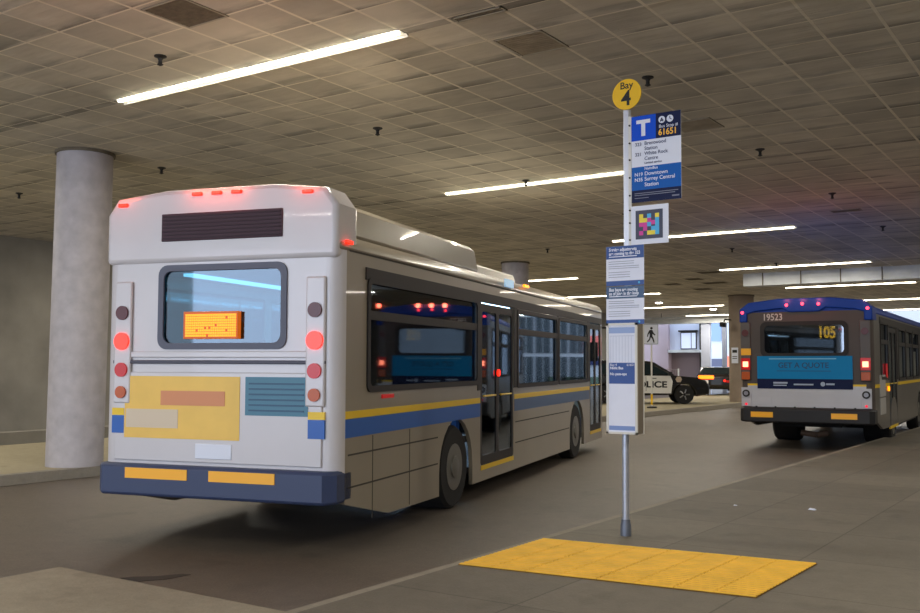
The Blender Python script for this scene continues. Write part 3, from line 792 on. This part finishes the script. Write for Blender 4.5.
# ribs across the rear, belt ledge, engine door with advert
MB().box(-1.17,1.17,-0.03,0.0,1.74,1.775).build('rear_ledge', mat('ledge_dark',(70,70,84),0.5), b1, bevel=0.008)
MB().box(-1.17,1.17,-0.02,0.0,1.80,1.86).build('rear_trim', M_bwhite, b1, bevel=0.008)
MB().box(-1.17,1.17,-0.02,0.0,2.78,2.82).build('rear_trim', M_bwhite, b1, bevel=0.008)
MB().box(-1.14,1.14,-0.02,0.0,0.80,1.66).build('engine_door', M_bwhite, b1, bevel=0.012)
MB().box(-1.02,0.28,-0.026,-0.02,1.02,1.62).build('advert', M_advY, b1, smooth=False)
MB().box(-0.60,0.12,-0.03,-0.026,1.34,1.48).build('advert_band', M_advO, b1, smooth=False)
MB().box(-1.0,-0.4,-0.03,-0.026,1.12,1.30).build('advert_patch', mat('advert_cream',(214,196,170),0.5), b1, smooth=False)
MB().box(0.34,1.0,-0.026,-0.02,1.26,1.62).build('teal_panel', M_advT, b1, smooth=False)
lv = MB()
for k in range(6): lv.box(0.38,0.96,-0.032,-0.026,1.30+k*0.05,1.315+k*0.05)
lv.build('louvre', mat('louvre_blue',(52,90,118),0.5), b1, smooth=False)
for x0, x1 in ((-1.17,-1.03),(1.0,1.17)):
    MB().box(x0,x1,-0.024,0.0,1.235,1.305).build('yellow_stripe', M_strY, b1, smooth=False)
    MB().box(x0,x1,-0.024,0.0,1.06,1.232).build('blue_stripe', M_strB, b1, smooth=False)
for x in (-1.06, 1.07):
    h = MB().box(x-0.10,x+0.10,-0.035,0.0,1.35,2.55).build('lamp_column', M_bwhite, b1, bevel=0.02)
    for z, mm, r in ((1.96,M_red,0.085),(2.24,M_reddull,0.07),(1.68,M_redlens,0.07),(1.46,M_amberdull,0.06)):
        MB().lathe([(r,-0.055),(r,-0.034)], axis='y', c=(x,0,z), n=24).build('tail_lamp', mm, h)
# bumper
MB().extrude([(-1.30,0.30),(-1.30,-0.02),(-1.2,-0.12),(1.2,-0.12),(1.30,-0.02),(1.30,0.30)], lambda u,v:(u,v,0.47), lambda u,v:(u,v,0.77)).build('bumper', M_bumperB, b1, bevel=0.03)
for x0, x1 in ((-0.92,-0.22),(0.02,0.72)):
    MB().box(x0,x1,-0.128,-0.118,0.64,0.74).build('reflector', M_reflA, b1, smooth=False)
MB().box(-0.2,0.2,-0.03,0.0,0.84,0.98).build('licence_plate', M_signwhite, b1, bevel=0.005)
# side lamps and displays
for y, z in ((6.35,2.93),): MB().box(hw-0.02,hw+0.015,y-0.12,y+0.12,z-0.02,z+0.02).build('amber_marker', M_amber, b1, bevel=0.006)
MB().box(hw-0.002,hw+0.02,5.2,5.6,2.84,2.95).build('text_lamp', mat('text_lamp_face',(200,225,245),0.4,emit=(150,200,240),strength=0.35), b1, smooth=False)  # faintly lit white-blue text lamp above the door
sd = MB().box(hw-0.06,hw-0.035,8.7,9.9,2.22,2.46).build('side_display', mat('display_box2',(30,24,10),0.5), b1, smooth=False)
text('lettering', '105 Bus', 0.2, plane_matrix((hw-0.032,8.78,2.34),(0,1,0),(0,0,1)), M_ledO, sd, bold=0.006) if False else None
MB().box(hw-0.034,hw-0.031,8.8,9.8,2.26,2.42).build('led_matrix', M_ledO, sd, smooth=False)
MB().lathe([(0.045,hw-0.005),(0.045,hw+0.02)], axis='x', c=(0,4.9,1.62), n=20).build('door_lamp', M_red, b1)
MB().box(hw-0.002,hw+0.012,0.95,1.25,1.40,1.44).build('side_reflector', M_redlens, b1, bevel=0.004)
mr = MB().path([(hw,12.3,2.5),(hw+0.2,12.5,2.5),(hw+0.22,12.55,2.2)], 0.02).box(hw+0.12,hw+0.32,12.5,12.6,1.8,2.2).build('side_mirror', M_bumper, b1)
bt = MB().extrude([(-1.30,-0.2),(-1.2,0.0),(1.2,0.0),(1.30,-0.2)], lambda u,v:(u,12.42+v,0.25), lambda u,v:(u,12.42+v,0.62)).build('front_bumper', M_bumperB, b1)

def lamp_spill(root, x, y, z, power, col=(1.0, 0.12, 0.06)):
    l = bpy.data.lights.new('marker_glow', 'POINT'); l.energy = power; l.color = col; l.shadow_soft_size = 0.05
    o = bpy.data.objects.new('marker_glow', l); C.objects.link(o); o.parent = root; o.location = (x, y, z)
for yy in (3.5, 8.5):  # added bluish fill that brightens the near bus interior beyond its lamp strips
    l = bpy.data.lights.new('saloon_fill', 'AREA'); l.shape = 'RECTANGLE'; l.size = 1.2; l.size_y = 4.0; l.energy = 45; l.color = (0.55, 0.8, 1.0)
    o = bpy.data.objects.new('saloon_fill', l); C.objects.link(o); o.parent = b1; o.location = (0, yy, 2.6)
for x in (-0.22, 0.0, 0.22, 0.98, -1.08): lamp_spill(b1, x, -0.12, 3.46, 1.3)

# ---- parked bus at the right
yaw2 = math.radians(4.0)
loc2 = (-5.46, 20.13, zr(20.1))
RH2 = [(1.0,2.1,1.45,2.62),(3.9,5.2,1.4,2.55),(5.35,6.7,1.4,2.55),(6.85,8.2,1.4,2.55),(2.25,3.6,0.42,2.55),(8.6,9.8,0.42,2.55)]
LH2 = [(1.0,3.0,1.4,2.55),(3.2,5.4,1.4,2.55),(5.6,7.8,1.4,2.55),(8.0,9.8,1.4,2.55)]
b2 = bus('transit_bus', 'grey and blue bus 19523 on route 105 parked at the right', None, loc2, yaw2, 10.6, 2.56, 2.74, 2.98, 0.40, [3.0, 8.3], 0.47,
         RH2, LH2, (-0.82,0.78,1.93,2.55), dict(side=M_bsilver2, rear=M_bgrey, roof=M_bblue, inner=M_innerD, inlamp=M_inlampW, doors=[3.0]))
hw2 = 1.28
side_windows(b2, RH2[:4], hw2, 1, M_gasket, M_glassD, 2.2)
side_windows(b2, LH2, -hw2, -1, M_gasket, M_glassD, 2.2)
busdoor(b2, 2.27, 3.58, 0.42, 2.53, hw2-0.005)
busdoor(b2, 8.62, 9.78, 0.42, 2.53, hw2-0.005)
MB().box(hw2-0.002,hw2+0.012,0.9,10.3,2.56,2.70).build('window_band', M_gasket, b2, smooth=False)
for y0, y1 in ((2.1,2.26),(3.6,3.9),(5.2,5.35),(6.7,6.85),(8.2,8.6)): MB().box(hw2-0.002,hw2+0.01,y0,y1,1.4,2.57).build('pillar_trim', M_gasket, b2, smooth=False)
# blue roof cap at the rear
MB().extrude([(-1.285,2.60),(-1.285,2.86),(-1.1,3.0),(-0.5,3.07),(0.5,3.07),(1.1,3.0),(1.285,2.86),(1.285,2.60),(1.13,2.60),(1.13,2.77),(0.95,2.82),(0.42,2.87),(0.30,2.79),(-0.30,2.79),(-0.42,2.87),(-0.95,2.82),(-1.13,2.77),(-1.13,2.60)][::1],
             lambda u,v:(u,-0.04,v), lambda u,v:(u,0.5,v)).build('roof_cap', M_bblue, b2, bevel=0.02)
for x, z in ((-1.22,2.80),(-0.33,2.93),(-0.02,2.95),(0.29,2.94),(1.2,2.83)):
    MB().lathe([(0.026,-0.07),(0.03,-0.04)], axis='y', c=(x,0,z), n=16).build('marker_lamp', mat('pink_marker_lamp',(255,90,110),0.3,emit=(255,50,70),strength=3.5), b2)
for x in (-0.33,-0.02,0.29,1.2): lamp_spill(b2, x, -0.14, 3.04, 1.8)
f = plate('rear_window_frame', rrect(-0.87,0.83,1.88,2.60,0.12), [rrect(-0.79,0.75,1.96,2.52,0.09)], 0.02, plane_matrix((0,0.0,0),(1,0,0),(0,0,1)), M_gasket, b2)
MB().box(-0.82,0.78,0.01,0.02,1.93,2.55).build('pane', M_glassD, f, smooth=False)
rb = MB().box(0.18,0.68,0.05,0.14,2.22,2.52).build('route_display', M_innerD, b2, smooth=False)
text('lettering', '105', 0.32, plane_matrix((0.42,0.045,2.36),(1,0,0),(0,0,1)), M_led, rb, 'CENTER', bold=0.012, sx=0.72)
text('lettering', '19523', 0.19, plane_matrix((-0.62,-0.004,2.69),(1,0,0),(0,0,1)), mat('fleet_number',(200,196,190),0.5), b2, 'CENTER', bold=0.003, sx=0.85)
MB().box(-1.14,1.14,-0.012,0.0,1.27,1.34).build('yellow_stripe', M_strY, b2, smooth=False)
MB().box(-1.14,1.14,-0.014,0.0,0.87,1.30).build('engine_door', M_bsilver, b2, smooth=False)
ad = MB().box(-0.94,0.90,-0.025,-0.012,1.44,1.90).build('advert', M_cyan, b2, smooth=False)
MB().box(-0.94,0.90,-0.025,-0.012,1.24,1.44).build('advert_footer', M_navy, b2, smooth=False)
text('lettering', 'GET A QUOTE', 0.15, plane_matrix((-0.03,-0.026,1.71),(1,0,0),(0,0,1)), M_adink, ad, 'CENTER', bold=0.003)
bars('small_print', [(-0.7,0.6,1.845,0.02)], -0.0255, mat('advert_pale',(130,196,222),0.5), ad)
bars('small_print', [(-0.55,0.5,1.60,0.012)], -0.0255, M_adink, ad)
bars('small_print', [(-0.62,-0.34,1.36,0.035),(-0.62,-0.36,1.31,0.02),(-0.22,0.16,1.33,0.03),(0.40,0.56,1.34,0.035)], -0.0255, mat('footer_print',(170,184,206),0.5), ad)
MB().lathe([(0.045,-0.027),(0.045,-0.025)], axis='y', c=(0.34,0,1.34), n=16).build('emblem', mat('footer_emblem',(170,184,206),0.5), ad)
MB().box(-0.93,-0.67,-0.02,-0.014,0.93,1.07).build('licence_plate', mat('plate_white',(196,196,204),0.5), b2, smooth=False)
text('lettering', 'KW7', 0.10, plane_matrix((-0.80,-0.021,1.0),(1,0,0),(0,0,1)), M_grprint, b2, 'CENTER') if False else None
for x in (-1.17, 1.14):
    w_ = 0.10
    MB().box(x-w_,x+w_,-0.03,0.0,1.40,2.60).build('lamp_column', mat('column_grey',(86,80,78),0.45), b2, bevel=0.02)
    p = MB().box(x-w_,x+w_,-0.03,0.0,0.87,1.26).build('lamp_panel', M_bsilver, b2, bevel=0.01)
    MB().lathe([(0.075,-0.05),(0.075,-0.03)], axis='y', c=(x,0,1.14), n=20).build('ring_lamp', M_gasket, p)
    MB().lathe([(0.045,-0.055),(0.045,-0.05)], axis='y', c=(x,0,1.14), n=20).build('lens', mat('clear_lens',(150,150,160),0.2), p)
    MB().lathe([(0.025,-0.045),(0.025,-0.03)], axis='y', c=(x,0,0.92), n=16).build('red_reflector', mat('small_red',(220,30,50),0.3,emit=(255,30,60),strength=0.6), p)
    MB().lathe([(0.07,-0.05),(0.07,-0.03)], axis='y', c=(x,0,2.38), n=20).build('unlit_lamp', M_reddull, b2)
    MB().box(x-0.095,x+0.095,-0.045,-0.03,1.62,1.86).build('stop_lamp', M_redlens, b2, bevel=0.01)
    MB().box(x-0.055,x+0.055,-0.056,-0.045,1.68,1.79).build('lit_lens', M_redhot, b2, bevel=0.01)
    MB().box(x-0.085,x+0.085,-0.045,-0.03,1.42,1.58).build('turn_lamp', M_amberdull, b2, bevel=0.01)
MB().box(-1.26,-1.06,-0.04,-0.03,1.92,2.06).build('orange_label', M_reflA, b2, smooth=False)
MB().extrude([(-1.29,0.35),(-1.29,-0.03),(-1.2,-0.12),(1.2,-0.12),(1.29,-0.03),(1.29,0.35)], lambda u,v:(u,v,0.56), lambda u,v:(u,v,0.85)).build('bumper', M_bumper, b2, bevel=0.03)
for x0, x1 in ((-1.06,-0.62),(0.50,0.98)): MB().box(x0,x1,-0.128,-0.118,0.66,0.77).build('reflector', M_reflA, b2, smooth=False)
for k in range(6): MB().box(-0.98+k*0.38,-0.95+k*0.38,-0.05,-0.01,0.85,0.885).build('bumper_clip', M_bumper, b2, smooth=False)
MB().box(-0.6,0.6,0.5,2.2,0.46,0.76).build('engine_sump', M_under, b2, smooth=False)
MB().path([(-0.2,0.5,0.34),(0.1,0.5,0.30),(0.3,0.6,0.34)], 0.06, n=10).build('exhaust_pipe', mat('rusty_pipe',(88,70,58),0.7), b2)
MB().box(hw2-0.002,hw2+0.012,0.14,2.2,1.27,1.34).build('yellow_stripe', M_strY, b2, smooth=False)
MB().box(hw2-0.002,hw2+0.012,3.7,8.5,1.27,1.34).build('yellow_stripe', M_strY, b2, smooth=False)
for (y0,y1,z0,z1) in ((0.75,1.55,1.08,1.52),(0.75,1.55,0.72,1.05)):
    MB().box(hw2-0.002,hw2+0.014,y0,y1,z0,z1).build('placard', mat('placard_grey',(170,168,166),0.5), b2, smooth=False)
MB().lathe([(0.05,hw2),(0.05,hw2+0.03)], axis='x', c=(0,2.05,1.22), n=16).build('amber_marker', M_amber, b2)
MB().box(hw2-0.002,hw2+0.02,1.75,1.9,1.45,1.75).build('side_lamp', M_redlens, b2, smooth=False)
mr = MB().path([(hw2,10.5,2.62),(hw2+0.25,10.8,2.62),(hw2+0.30,10.9,2.5)], 0.03).box(hw2+0.18,hw2+0.42,10.8,10.9,2.1,2.5).build('side_mirror', M_bumper, b2)

# ------------------------------------------------------------------ cars
def car(name, label, loc, rz, kind):
    root = tag(empty(name, loc, rz), label, 'car')
    W = 1.95; hw = W/2
    # local: x forward, y left; z up
    if kind == 'suv':
        L = 5.0; zr_ = 1.72
        lower = [(-2.5,0.42),(-2.5,1.0),(-2.42,1.12),(1.05,1.14),(2.0,1.06),(2.36,0.94),(2.48,0.72),(2.48,0.42),
                 (1.95,0.30)] + [(1.50+0.44*math.cos(PI*i/10), 0.36+0.44*math.sin(PI*i/10)) for i in range(11)] + \
                [(-1.06,0.30)] + [(-1.50+0.44*math.cos(PI*i/10), 0.36+0.44*math.sin(PI*i/10)) for i in range(11)] + [(-2.3,0.30)]
        cab = [(-2.42,1.12),(-2.2,1.66),(-1.9,1.73),(-0.2,1.75),(0.25,1.68),(1.15,1.14)]
        wx = (-1.50, 1.50); body = mat('police_black', (16,16,18), 0.25, coat=0.5)
    else:
        L = 4.7; zr_ = 1.45
        lower = [(-2.35,0.45),(-2.35,0.9),(-2.2,1.02),(-1.4,1.04),(1.1,1.0),(2.1,0.86),(2.3,0.66),(2.3,0.40),
                 (1.86,0.28)] + [(1.42+0.4*math.cos(PI*i/10), 0.33+0.4*math.sin(PI*i/10)) for i in range(11)] + \
                [(-0.96,0.28)] + [(-1.40+0.4*math.cos(PI*i/10), 0.33+0.4*math.sin(PI*i/10)) for i in range(11)] + [(-2.1,0.28)]
        cab = [(-1.7,1.03),(-1.0,1.42),(0.1,1.46),(1.05,1.0)]
        wx = (-1.40, 1.42); body = mat('dark_car_paint' if kind == 'sedan' else 'silver_car_paint', (24,16,18) if kind == 'sedan' else (190,194,200), 0.25, coat=0.5)
    b = MB()
    def f(y, ins=0.0, zc=0.7): return lambda u, v: (u*(1-ins*0.02), y, v)
    b.extrude(lower, lambda u,v:(u,-hw,v), lambda u,v:(u,hw,v))
    b.build('body', body, root, bevel=0.06, seg=3)
    t = 0.16
    zt = max(p[1] for p in cab); zb_ = min(p[1] for p in cab)
    def cabf(sgn):
        return lambda u, v: (u, sgn*(hw-0.06-t*(v-zb_)/(zt-zb_)), v)
    MB().extrude(cab, cabf(-1), cabf(1)).build('cabin', body, root, bevel=0.04)
    # side glass
    gm = mat('car_glass', (30,42,46), 0.08)
    inset = [(-2.1,1.17),(-1.96,1.58),(-0.95,1.63),(-0.95,1.17)] if kind == 'suv' else [(-1.35,1.06),(-0.9,1.36),(-0.3,1.39),(-0.3,1.05)]
    inset2 = [(-0.87,1.17),(-0.87,1.63),(-0.2,1.65),(0.22,1.58),(0.95,1.17)] if kind == 'suv' else [(-0.22,1.05),(-0.22,1.39),(0.1,1.4),(0.85,1.05)]
    for sgn in (-1, 1):
        for ins in (inset, inset2):
            def g0(off): return lambda u, v: (u, sgn*(hw-0.06-t*(v-zb_)/(zt-zb_)+off), v)
            MB().extrude(ins, g0(0.0), g0(0.008)).build('side_window', gm, root, smooth=False)
    # front + rear glass
    if kind == 'suv':
        ws = MB(); ws.hexa([(0.32,-0.72,1.65),(0.32,0.72,1.65),(1.08,0.84,1.18),(1.08,-0.84,1.18),(0.33,-0.72,1.665),(0.33,0.72,1.665),(1.09,0.84,1.195),(1.09,-0.84,1.195)])
        ws.build('windshield', gm, root, smooth=False)
    else:
        ws = MB(); ws.hexa([(-1.08,-0.66,1.38),(-1.08,0.66,1.38),(-1.66,0.8,1.06),(-1.66,-0.8,1.06),(-1.09,-0.66,1.40),(-1.09,0.66,1.40),(-1.67,0.8,1.08),(-1.67,-0.8,1.08)])
        ws.build('rear_window', gm, root, smooth=False)
    rr = 0.38 if kind == 'suv' else 0.34
    for x in wx:
        for sgn in (-1, 1):
            w = MB().lathe([(rr*0.6,-0.12),(rr*0.94,-0.12),(rr,-0.09),(rr,0.09),(rr*0.94,0.12),(rr*0.6,0.12)], axis='y', n=30).build('wheel', M_rubber, root)
            w.location = (x, sgn*(hw-0.13), rr)
            rm = MB().lathe([(rr*0.6,sgn*0.10),(rr*0.5,sgn*0.06),(rr*0.12,sgn*0.08),(rr*0.12,sgn*0.12)], axis='y', n=24)
            rm.build('rim', mat('car_rim_dark',(40,40,42),0.5,metal=0.5), w)
            sp = MB()
            for k in range(5):
                a = 2*PI*k/5; sp.tube((0.05*math.cos(a), sgn*0.12, 0.05*math.sin(a)),(rr*0.56*math.cos(a), sgn*0.115, rr*0.56*math.sin(a)),0.028,n=6)
            sp.build('spoke', mat('spoke_silver',(150,150,152),0.35,metal=0.7), w)
    return root, hw
# police SUV facing right
pc, phw = car('police_car', 'black and white police SUV parked behind the pedestrian sign', (-16.63, 37.39, zp(37.4)), math.radians(30), 'suv')
wp = mat('police_white', (226,224,218), 0.35)
for sgn in (-1, 1):
    p = MB(); ys = sorted((sgn*(phw-0.001), sgn*(phw+0.006)))
    p.extrude([(-1.0,0.42),(-1.04,1.12),(0.95,1.12),(1.04,0.90),(0.98,0.42)], lambda u,v:(u,ys[0],v), lambda u,v:(u,ys[1],v))
    d = p.build('door_panel', wp, pc, smooth=False)
    yy = sgn*(phw+0.0065)
    M_ = plane_matrix((0.17, yy, 0.76), (-sgn*1.0,0,0), (0,0,1)) if sgn > 0 else plane_matrix((0.12, yy, 0.76), (1,0,0), (0,0,1))
    text('lettering', 'POLICE', 0.34, M_, M_black, d, 'CENTER', bold=0.012, sx=1.25, thick=0.002)
    MB().box(-0.02,-0.005,min(yy,yy+sgn*0.003),max(yy,yy+sgn*0.003),0.5,1.1).build('door_gap', M_darkm, d, smooth=False)
    for x in (-0.75,0.3): MB().box(x-0.1,x+0.1,min(yy,yy+sgn*0.03),max(yy,yy+sgn*0.03),1.0,1.03).build('door_handle', M_black, d, bevel=0.008)
    MB().lathe([(0.13,yy),(0.13,yy+sgn*0.004)], axis='y', c=(1.28,0,0.98), n=6).build('crest', mat('crest_tan',(190,170,150),0.5), pc)
    MB().box(0.85,1.0,sgn*(phw+0.02) if sgn>0 else -phw-0.22, phw+0.22 if sgn>0 else -phw-0.02,1.12,1.28).build('door_mirror', M_black, pc, bevel=0.03)
    MB().box(2.22,2.46,sgn*0.55 if sgn>0 else -0.92, 0.92 if sgn>0 else -0.55,0.82,0.96).build('headlamp', mat('headlamp_glass',(220,214,204),0.15,emit=(255,240,220),strength=0.25), pc, bevel=0.03)
MB().box(-0.5,-0.2,-0.6,0.6,1.75,1.84).build('light_bar', mat('light_bar_dark',(30,34,60),0.2), pc, bevel=0.03)
pb = MB()
for y in (-0.35,0.35): pb.box(2.5,2.56,y-0.03,y+0.03,0.35,0.95)
pb.box(2.5,2.56,-0.6,0.6,0.62,0.68).box(2.5,2.56,-0.6,0.6,0.86,0.92); pb.build('push_bumper', M_black, pc, smooth=False)
# dark sedan with orange tail light, facing away
dc, dhw = car('dark_car', 'dark car with glowing orange and red tail lights beside the far column', (-18.4, 50.7, zp(50.7)), math.radians(110), 'sedan')
MB().box(-2.38,-2.30,0.12,0.88,0.80,0.98).build('tail_light_bar', mat('orange_tail',(255,110,20),0.3,emit=(255,88,14),strength=3.5), dc, bevel=0.02)
MB().box(-2.39,-2.33,-0.9,-0.5,0.62,0.74).build('brake_lamp', M_redlens, dc, bevel=0.02)
MB().lathe([(0.06,-2.41),(0.06,-2.38)], axis='x', c=(0,-0.42,0.72), n=16).build('lit_lens', M_red, dc)
MB().box(-2.39,-2.33,0.5,0.9,0.62,0.74).build('brake_lamp', M_redlens, dc, bevel=0.02)
sv, shw = car('silver_car', 'silver car roof showing between the dark car and far column', (-19.4, 58.2, zp(58.2)), math.radians(110), 'silver')

# ------------------------------------------------------------------ pedestrian sign and far objects
wz = zp(33.3)
ps = tag(empty('pedestrian_sign', (-14.5, 33.3, wz)), 'white pedestrian sign with black walking figure on a thin post', 'sign')
MB().tube((0,0,0),(0,0,2.9),0.03,n=12).build('post', M_white, ps)
MB().lathe([(0.18,0),(0.18,0.05),(0.06,0.07)], n=16).build('base', M_darkm, ps)
MB().tube((0,0,0.12),(0,0,0.5),0.04,n=12).build('yellow_sleeve', M_busyel, ps)
M_ = plane_matrix((0,-0.045,0), Vector((0.9,0.436,0)).normalized(), (0,0,1))
brd = plate('board', rrect(-0.27,0.27,2.3,3.06,0.04), [], 0.01, M_, M_signwhite, ps)
plate('border', rrect(-0.255,0.255,2.315,3.045,0.03), [rrect(-0.24,0.24,2.33,3.03,0.03)], 0.003, plane_matrix((0,-0.049,0),Vector((0.9,0.436,0)).normalized(),(0,0,1)) @ Matrix.Translation((0,0,0.008)), M_grprint, brd)
fig = [(-0.02,2.84),(0.05,2.84),(0.09,2.74),(0.16,2.66),(0.14,2.63),(0.06,2.69),(0.05,2.62),(0.10,2.52),(0.13,2.38),(0.09,2.37),(0.05,2.50),(0.0,2.57),(-0.04,2.46),(-0.12,2.38),(-0.15,2.41),(-0.07,2.50),(-0.04,2.62),(-0.05,2.72),(-0.09,2.66),(-0.11,2.58),(-0.14,2.59),(-0.12,2.70),(-0.06,2.82)]
MF = plane_matrix((0,-0.045,0), Vector((0.9,0.436,0)).normalized(), (0,0,1)) @ Matrix.Translation((0,0,0.0105))
plate('walking_figure', fig, [], 0.003, MF, M_black, ps)
plate('walking_figure', [(0.02+0.045*math.cos(2*PI*i/16), 2.90+0.045*math.sin(2*PI*i/16)) for i in range(16)], [], 0.003, MF, M_black, ps)

# security camera on the far column, small notice on it
cc = tag(empty('security_camera', (-14.12, 40.42, 3.75)), 'dark security camera mounted high on the far column', 'camera')
MB().path([(0.03,0.20,0.2),(-0.1,-0.12,0.2),(-0.15,-0.15,0.05)], 0.03).build('bracket', M_darkm, cc)
MB().box(-0.28,-0.05,-0.30,-0.08,-0.12,0.08).build('housing', M_black, cc, bevel=0.03)
MB().lathe([(0.06,-0.33),(0.06,-0.29)], axis='y', c=(-0.16,0,-0.02), n=14).build('lens', M_darkm, cc)
nt_ = tag(empty('column_notice', (-13.85, 40.44, 2.1)), 'small white notice stuck on the far column beside the parked bus', 'notice')
MB().box(-0.14,0.14,-0.03,0,0,0.66).build('sheet', M_signwhite, nt_, smooth=False)
bars('small_print', [(-0.1,0.1,0.5,0.12),(-0.1,0.1,0.28,0.03),(-0.1,0.1,0.2,0.03)], -0.03, M_black, nt_)

# far building facade beyond the garage end
M_fwall = mat('mauve_render', (188,170,178), 0.8, var=0.1, vscale=1)
M_fpan = mat('pale_blue_cladding', (214,220,240), 0.6, var=0.06, vscale=1)
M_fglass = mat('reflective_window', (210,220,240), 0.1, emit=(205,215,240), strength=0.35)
M_fshut = mat('mauve_shutter', (132,116,120), 0.7)
fb = tag(empty('annex_building', (0,56,0)), 'mauve and pale blue building beyond the end of the garage', 'building')
MB().box(-27,-23.3,0,0.9,0.2,6.5).build('wall', M_fwall, fb, smooth=False)
MB().box(-23.3,-21.4,0.3,0.9,3.1,6.5).build('upper_cladding', M_fpan, fb, smooth=False)
MB().box(-23.3,-21.4,0.5,0.9,0.2,3.0).build('garage_shutter', M_fshut, fb, smooth=False)
MB().box(-23.35,-21.3,0.0,0.5,3.0,3.16).build('ledge', M_beam, fb, smooth=False)
w = MB().box(-22.6,-21.6,0.24,0.3,3.2,4.25).build('window_frame', M_darkm, fb, smooth=False)
MB().box(-22.55,-21.95,0.22,0.24,3.25,4.18).build('pane', M_fglass, w, smooth=False)
MB().box(-21.9,-21.65,0.22,0.24,3.25,4.18).build('pane', M_fglass, w, smooth=False)
MB().box(-22.7,-21.5,0.1,0.3,4.25,4.34).build('window_head', M_darkm, fb, smooth=False)
MB().box(-21.4,-21.2,0.2,0.9,0.2,6.5).build('corner_trim', M_darkm, fb, smooth=False)
pl = tag(MB().box(-20.55,-20.0,54.2,54.4,0.2,5.2).build('square_pillar', mat('pale_blue_pillar',(196,204,226),0.6,var=0.06), smooth=False), kind='structure')
pl2 = tag(MB().box(-19.31,-19.06,54.2,54.35,0.2,5.2).build('square_pillar', mat('blue_grey_pillar',(130,138,160),0.6,var=0.06), smooth=False), kind='structure')
fe = tag(MB().box(-26,-13,54.0,54.4,4.62,5.3).build('trim_2', M_beam, smooth=False), kind='structure')
pp = tag(empty('ceiling_pipe', (0,0,0)), 'pale pipe running under the ceiling near the garage end', 'pipe')
MB().tube((-24,50.5,CEIL-0.28),(-14.4,50.5,CEIL-0.28),0.07).build('pipe', M_beam, pp)
hg = MB()
for k in range(6): hg.tube((-23+k*1.6,50.5,CEIL-0.28),(-23+k*1.6,50.5,CEIL),0.015,n=6)
hg.build('hanger', M_darkm, pp)
# glass tower further out
gt = tag(empty('glass_building', (0,72,0)), 'blue glazed building in bright daylight between the pillars', 'building')
MB().box(-31,-24,3,12,0,16).build('wall', mat('white_cladding',(220,224,232),0.6), gt, smooth=False)
MB().box(-27.55,-26.75,2.9,3,4.4,12).build('window', mat('blue_glazing',(150,176,220),0.2), gt, smooth=False)
MB().box(-27.6,-26.4,2.9,3,0.6,3.0).build('window', mat('dusk_glazing',(90,94,120),0.2), gt, smooth=False)
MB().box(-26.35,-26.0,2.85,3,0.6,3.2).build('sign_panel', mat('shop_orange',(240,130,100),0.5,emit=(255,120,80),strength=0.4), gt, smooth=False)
# railing
rl = tag(empty('railing', (0,48.2,zp(48.2))), 'thin grey railing behind the police car', 'railing')
r_ = MB().box(-24,-19.4,-0.02,0.02,1.28,1.33).box(-24,-19.4,-0.02,0.02,0.2,0.24)
for k in range(31): r_.box(-24+k*0.15-0.008,-24+k*0.15+0.008,-0.01,0.01,0.22,1.3)
r_.build('balusters', mat('railing_grey',(150,140,146),0.5), rl, smooth=False)
for k in range(4): MB().box(-24+k*1.5-0.03,-24+k*1.5+0.03,-0.03,0.03,0,1.36).build('post', M_beam, rl, smooth=False)
# shop front at far right seen past the parked bus
sf = tag(empty('shop_building', (-12,80,0)), 'bright pink and white shop front in daylight past the parked bus', 'building')
MB().box(-8,10,2,10,0,9).build('wall', mat('shop_white',(226,228,234),0.6), sf, smooth=False)
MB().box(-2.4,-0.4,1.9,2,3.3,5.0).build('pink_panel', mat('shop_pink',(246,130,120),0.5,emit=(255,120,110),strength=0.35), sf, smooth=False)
MB().box(-2.4,-0.4,1.9,2,2.5,3.1).build('blue_band', mat('shop_blue',(50,60,110),0.5), sf, smooth=False)
MB().box(-2.4,3,1.9,2,0.4,1.5).build('window', mat('shop_green',(120,140,120),0.3), sf, smooth=False)

for k in range(7):  # unseen window bays added to darken reflections in the near bus windows
    w = MB().box(-0.2+k*1.45, 1.05+k*1.45, 1.9, 2, 0.6, 3.2).box(-0.2+k*1.45, 1.05+k*1.45, 1.9, 2, 3.5, 6.6).build('reflection_bay', mat('reflection_bay_glass',(62,74,82),0.25), sf, smooth=False)
    MB().box(0.38+k*1.45, 0.44+k*1.45, 1.86, 1.9, 0.6, 6.6).build('mullion', M_beam, w, smooth=False)

# dark tar seam on the roadway beside the concrete slab
tag(MB().extrude([(-6.85,5.09),(-6.62,5.10),(-6.50,5.28),(-6.48,5.50),(-6.56,5.48),(-6.66,5.30),(-6.80,5.18)], lambda u,v:(u,v,zr(v)+0.001), lambda u,v:(u,v,zr(v)+0.004)).build('tar_patch', mat('tar_black',(52,46,42),0.6), smooth=False),
    'dark tar smear on the roadway at the edge of the concrete slab', 'tar patch')
# litter on the platform
for i, (x, y, lb) in enumerate(((-2.95,11.05,'white paper scrap lying on the platform right of the pole'),(-3.75,10.9,'tiny pale scrap on the platform between pole and curb'))):
    b = MB(); b.hexa([(-0.04,-0.02,0),(0.035,-0.03,0),(0.045,0.02,0),(-0.03,0.03,0),(-0.03,-0.015,0.012),(0.03,-0.02,0.02),(0.035,0.015,0.008),(-0.025,0.02,0.018)])
    o = b.build('paper_scrap', M_paper); o.location = (x, y, zp(y)+0.002); o.scale = (1,1,1) if i == 0 else (0.5,0.5,0.5)
    tag(o, lb, 'litter')
